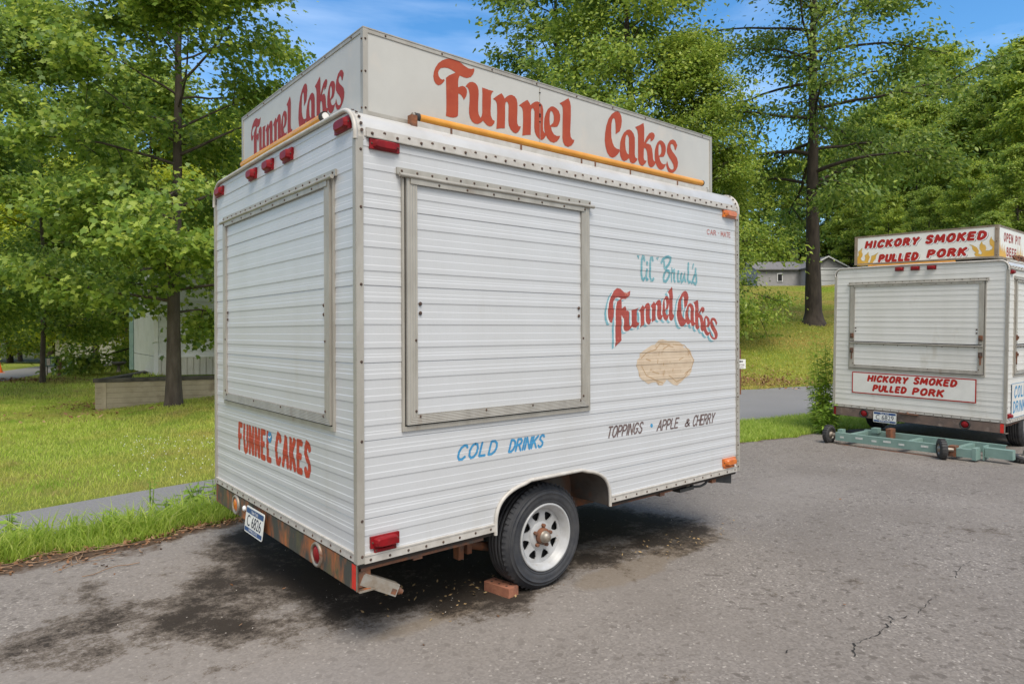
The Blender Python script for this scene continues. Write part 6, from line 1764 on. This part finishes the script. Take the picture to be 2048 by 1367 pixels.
# local: x runs from the left wheel to the right, y towards the pork trailer
def gpart(fn, name, par=gd):
    m = MB(); fn(m); return m.build(name, par)
def chan(m, x0, x1, y0, z0, z1):
    m.box((x0, y0, z0), (x1, y0 + .006, z1), M_GREEN); m.box((x0, y0 + .0062, z1 - .006), (x1, y0 + .055, z1), M_GREEN); m.box((x0, y0 + .0062, z0), (x1, y0 + .055, z0 + .006), M_GREEN)
fb = gpart(lambda m: chan(m, .10, 1.42, -.03, .055, .165), 'front_beam')
def chips(m):
    for k, (u, wv) in enumerate(((.16, .05), (.36, .09), (.56, .06), (.70, .09), (.88, .065), (1.13, .08), (1.30, .05))):
        m.box((u, -.0322, .095 + .012 * (k % 2)), (u + wv, -.0305, .120 + .012 * (k % 2)), M_CHIP)
gpart(chips, 'paint_chips', fb)
rb_ = gpart(lambda m: chan(m, .22, 1.82, .50, .055, .165), 'rear_beam')
gpart(lambda m: (m.box((.22, .03, .07), (.28, .495, .15), M_GREEN), m.box((1.46, .03, .07), (1.52, .495, .15), M_GREEN), m.box((.90, .03, .07), (.95, .495, .14), M_GREEN)), 'cross_member')
gpart(lambda m: m.box((.10, .03, .13), (.16, .12, .20), M_GREEN), 'bracket'); gpart(lambda m: m.box((.36, .40, .15), (.44, .499, .215), M_GREEN), 'bracket'); gpart(lambda m: m.box((.56, .36, .10), (.62, .499, .23), M_RUST), 'bracket')
gpart(lambda m: (m.box((1.425, -.05, .04), (1.50, .06, .17), M_RUST), m.box((1.505, -.04, .05), (1.68, .02, .15), M_GREEN), m.box((1.66, -.045, .03), (1.70, .1, .17), M_GREEN)), 'axle_bracket')
gpart(lambda m: (m.box((1.72, .10, .02), (1.73, .26, .19), M_GREEN), m.box((1.7155, .155, .05), (1.7195, .175, .09), M_DARK), m.box((1.7155, .155, .115), (1.7195, .175, .15), M_DARK), m.box((1.735, .11, .06), (2.0, .20, .17), M_GREEN)), 'end_plate')
gpart(lambda m: (m.box((.12, -.055, .004), (1.40, -.035, .014), M_RUST),), 'floor_strip')
def cast(x, y, rz, r=.125, wd=.075, flat=False):
    wv = thing('x', None, None) if False else None
    m = MB()
    ax = Vector((math.cos(rz), math.sin(rz), 0)) if not flat else Vector((.15, 0, 1))
    c = (x, y, r) if not flat else (x, y, wd * .6)
    m.lathe([(r * .55, -wd / 2), (r * .82, -wd / 2), (r * .96, -wd * .38), (r, -wd * .2), (r, wd * .2), (r * .96, wd * .38), (r * .82, wd / 2), (r * .55, wd / 2), (r * .55, -wd / 2)], M_TYRE2, c, ax, 32)
    for k in range(22):
        a = 2 * math.pi * k / 22
        e1 = ax.orthogonal().normalized(); e2 = ax.cross(e1)
        d = e1 * math.cos(a) + e2 * math.sin(a); t_ = e1 * -math.sin(a) + e2 * math.cos(a)
        cc = Vector(c) + d * r
        q = [cc + t_ * s1 * r * .08 + ax * s2 * wd * .36 + d * dz for dz in (-.004, .005) for s1 in (-1, 1) for s2 in (-1, 1)]
        m.add(q, [(0, 1, 3, 2), (4, 6, 7, 5), (0, 4, 5, 1), (2, 3, 7, 6), (0, 2, 6, 4), (1, 5, 7, 3)], M_TYRE2)
    wo_ = m.build('wheel', gd)
    m = MB()
    m.lathe([(r * .56, -wd * .42), (r * .50, -wd * .25), (r * .30, -wd * .15), (r * .28, -wd * .55), (r * .05, -wd * .6)], M_STEEL, c, ax, 20)
    m.lathe([(r * .56, wd * .42), (r * .50, wd * .25), (r * .30, wd * .15), (r * .28, wd * .55), (r * .05, wd * .6)], M_STEEL, c, ax, 20)
    m.tube([Vector(c) + ax * wd * .5, Vector(c) + ax * wd * 1.5], r * .2, M_STEEL, 10)
    m.build('rim', wo_)
cast(0, 0, 0); cast(1.38, -.10, R(35)); cast(2.02, .42, 0, .12, .07, True)
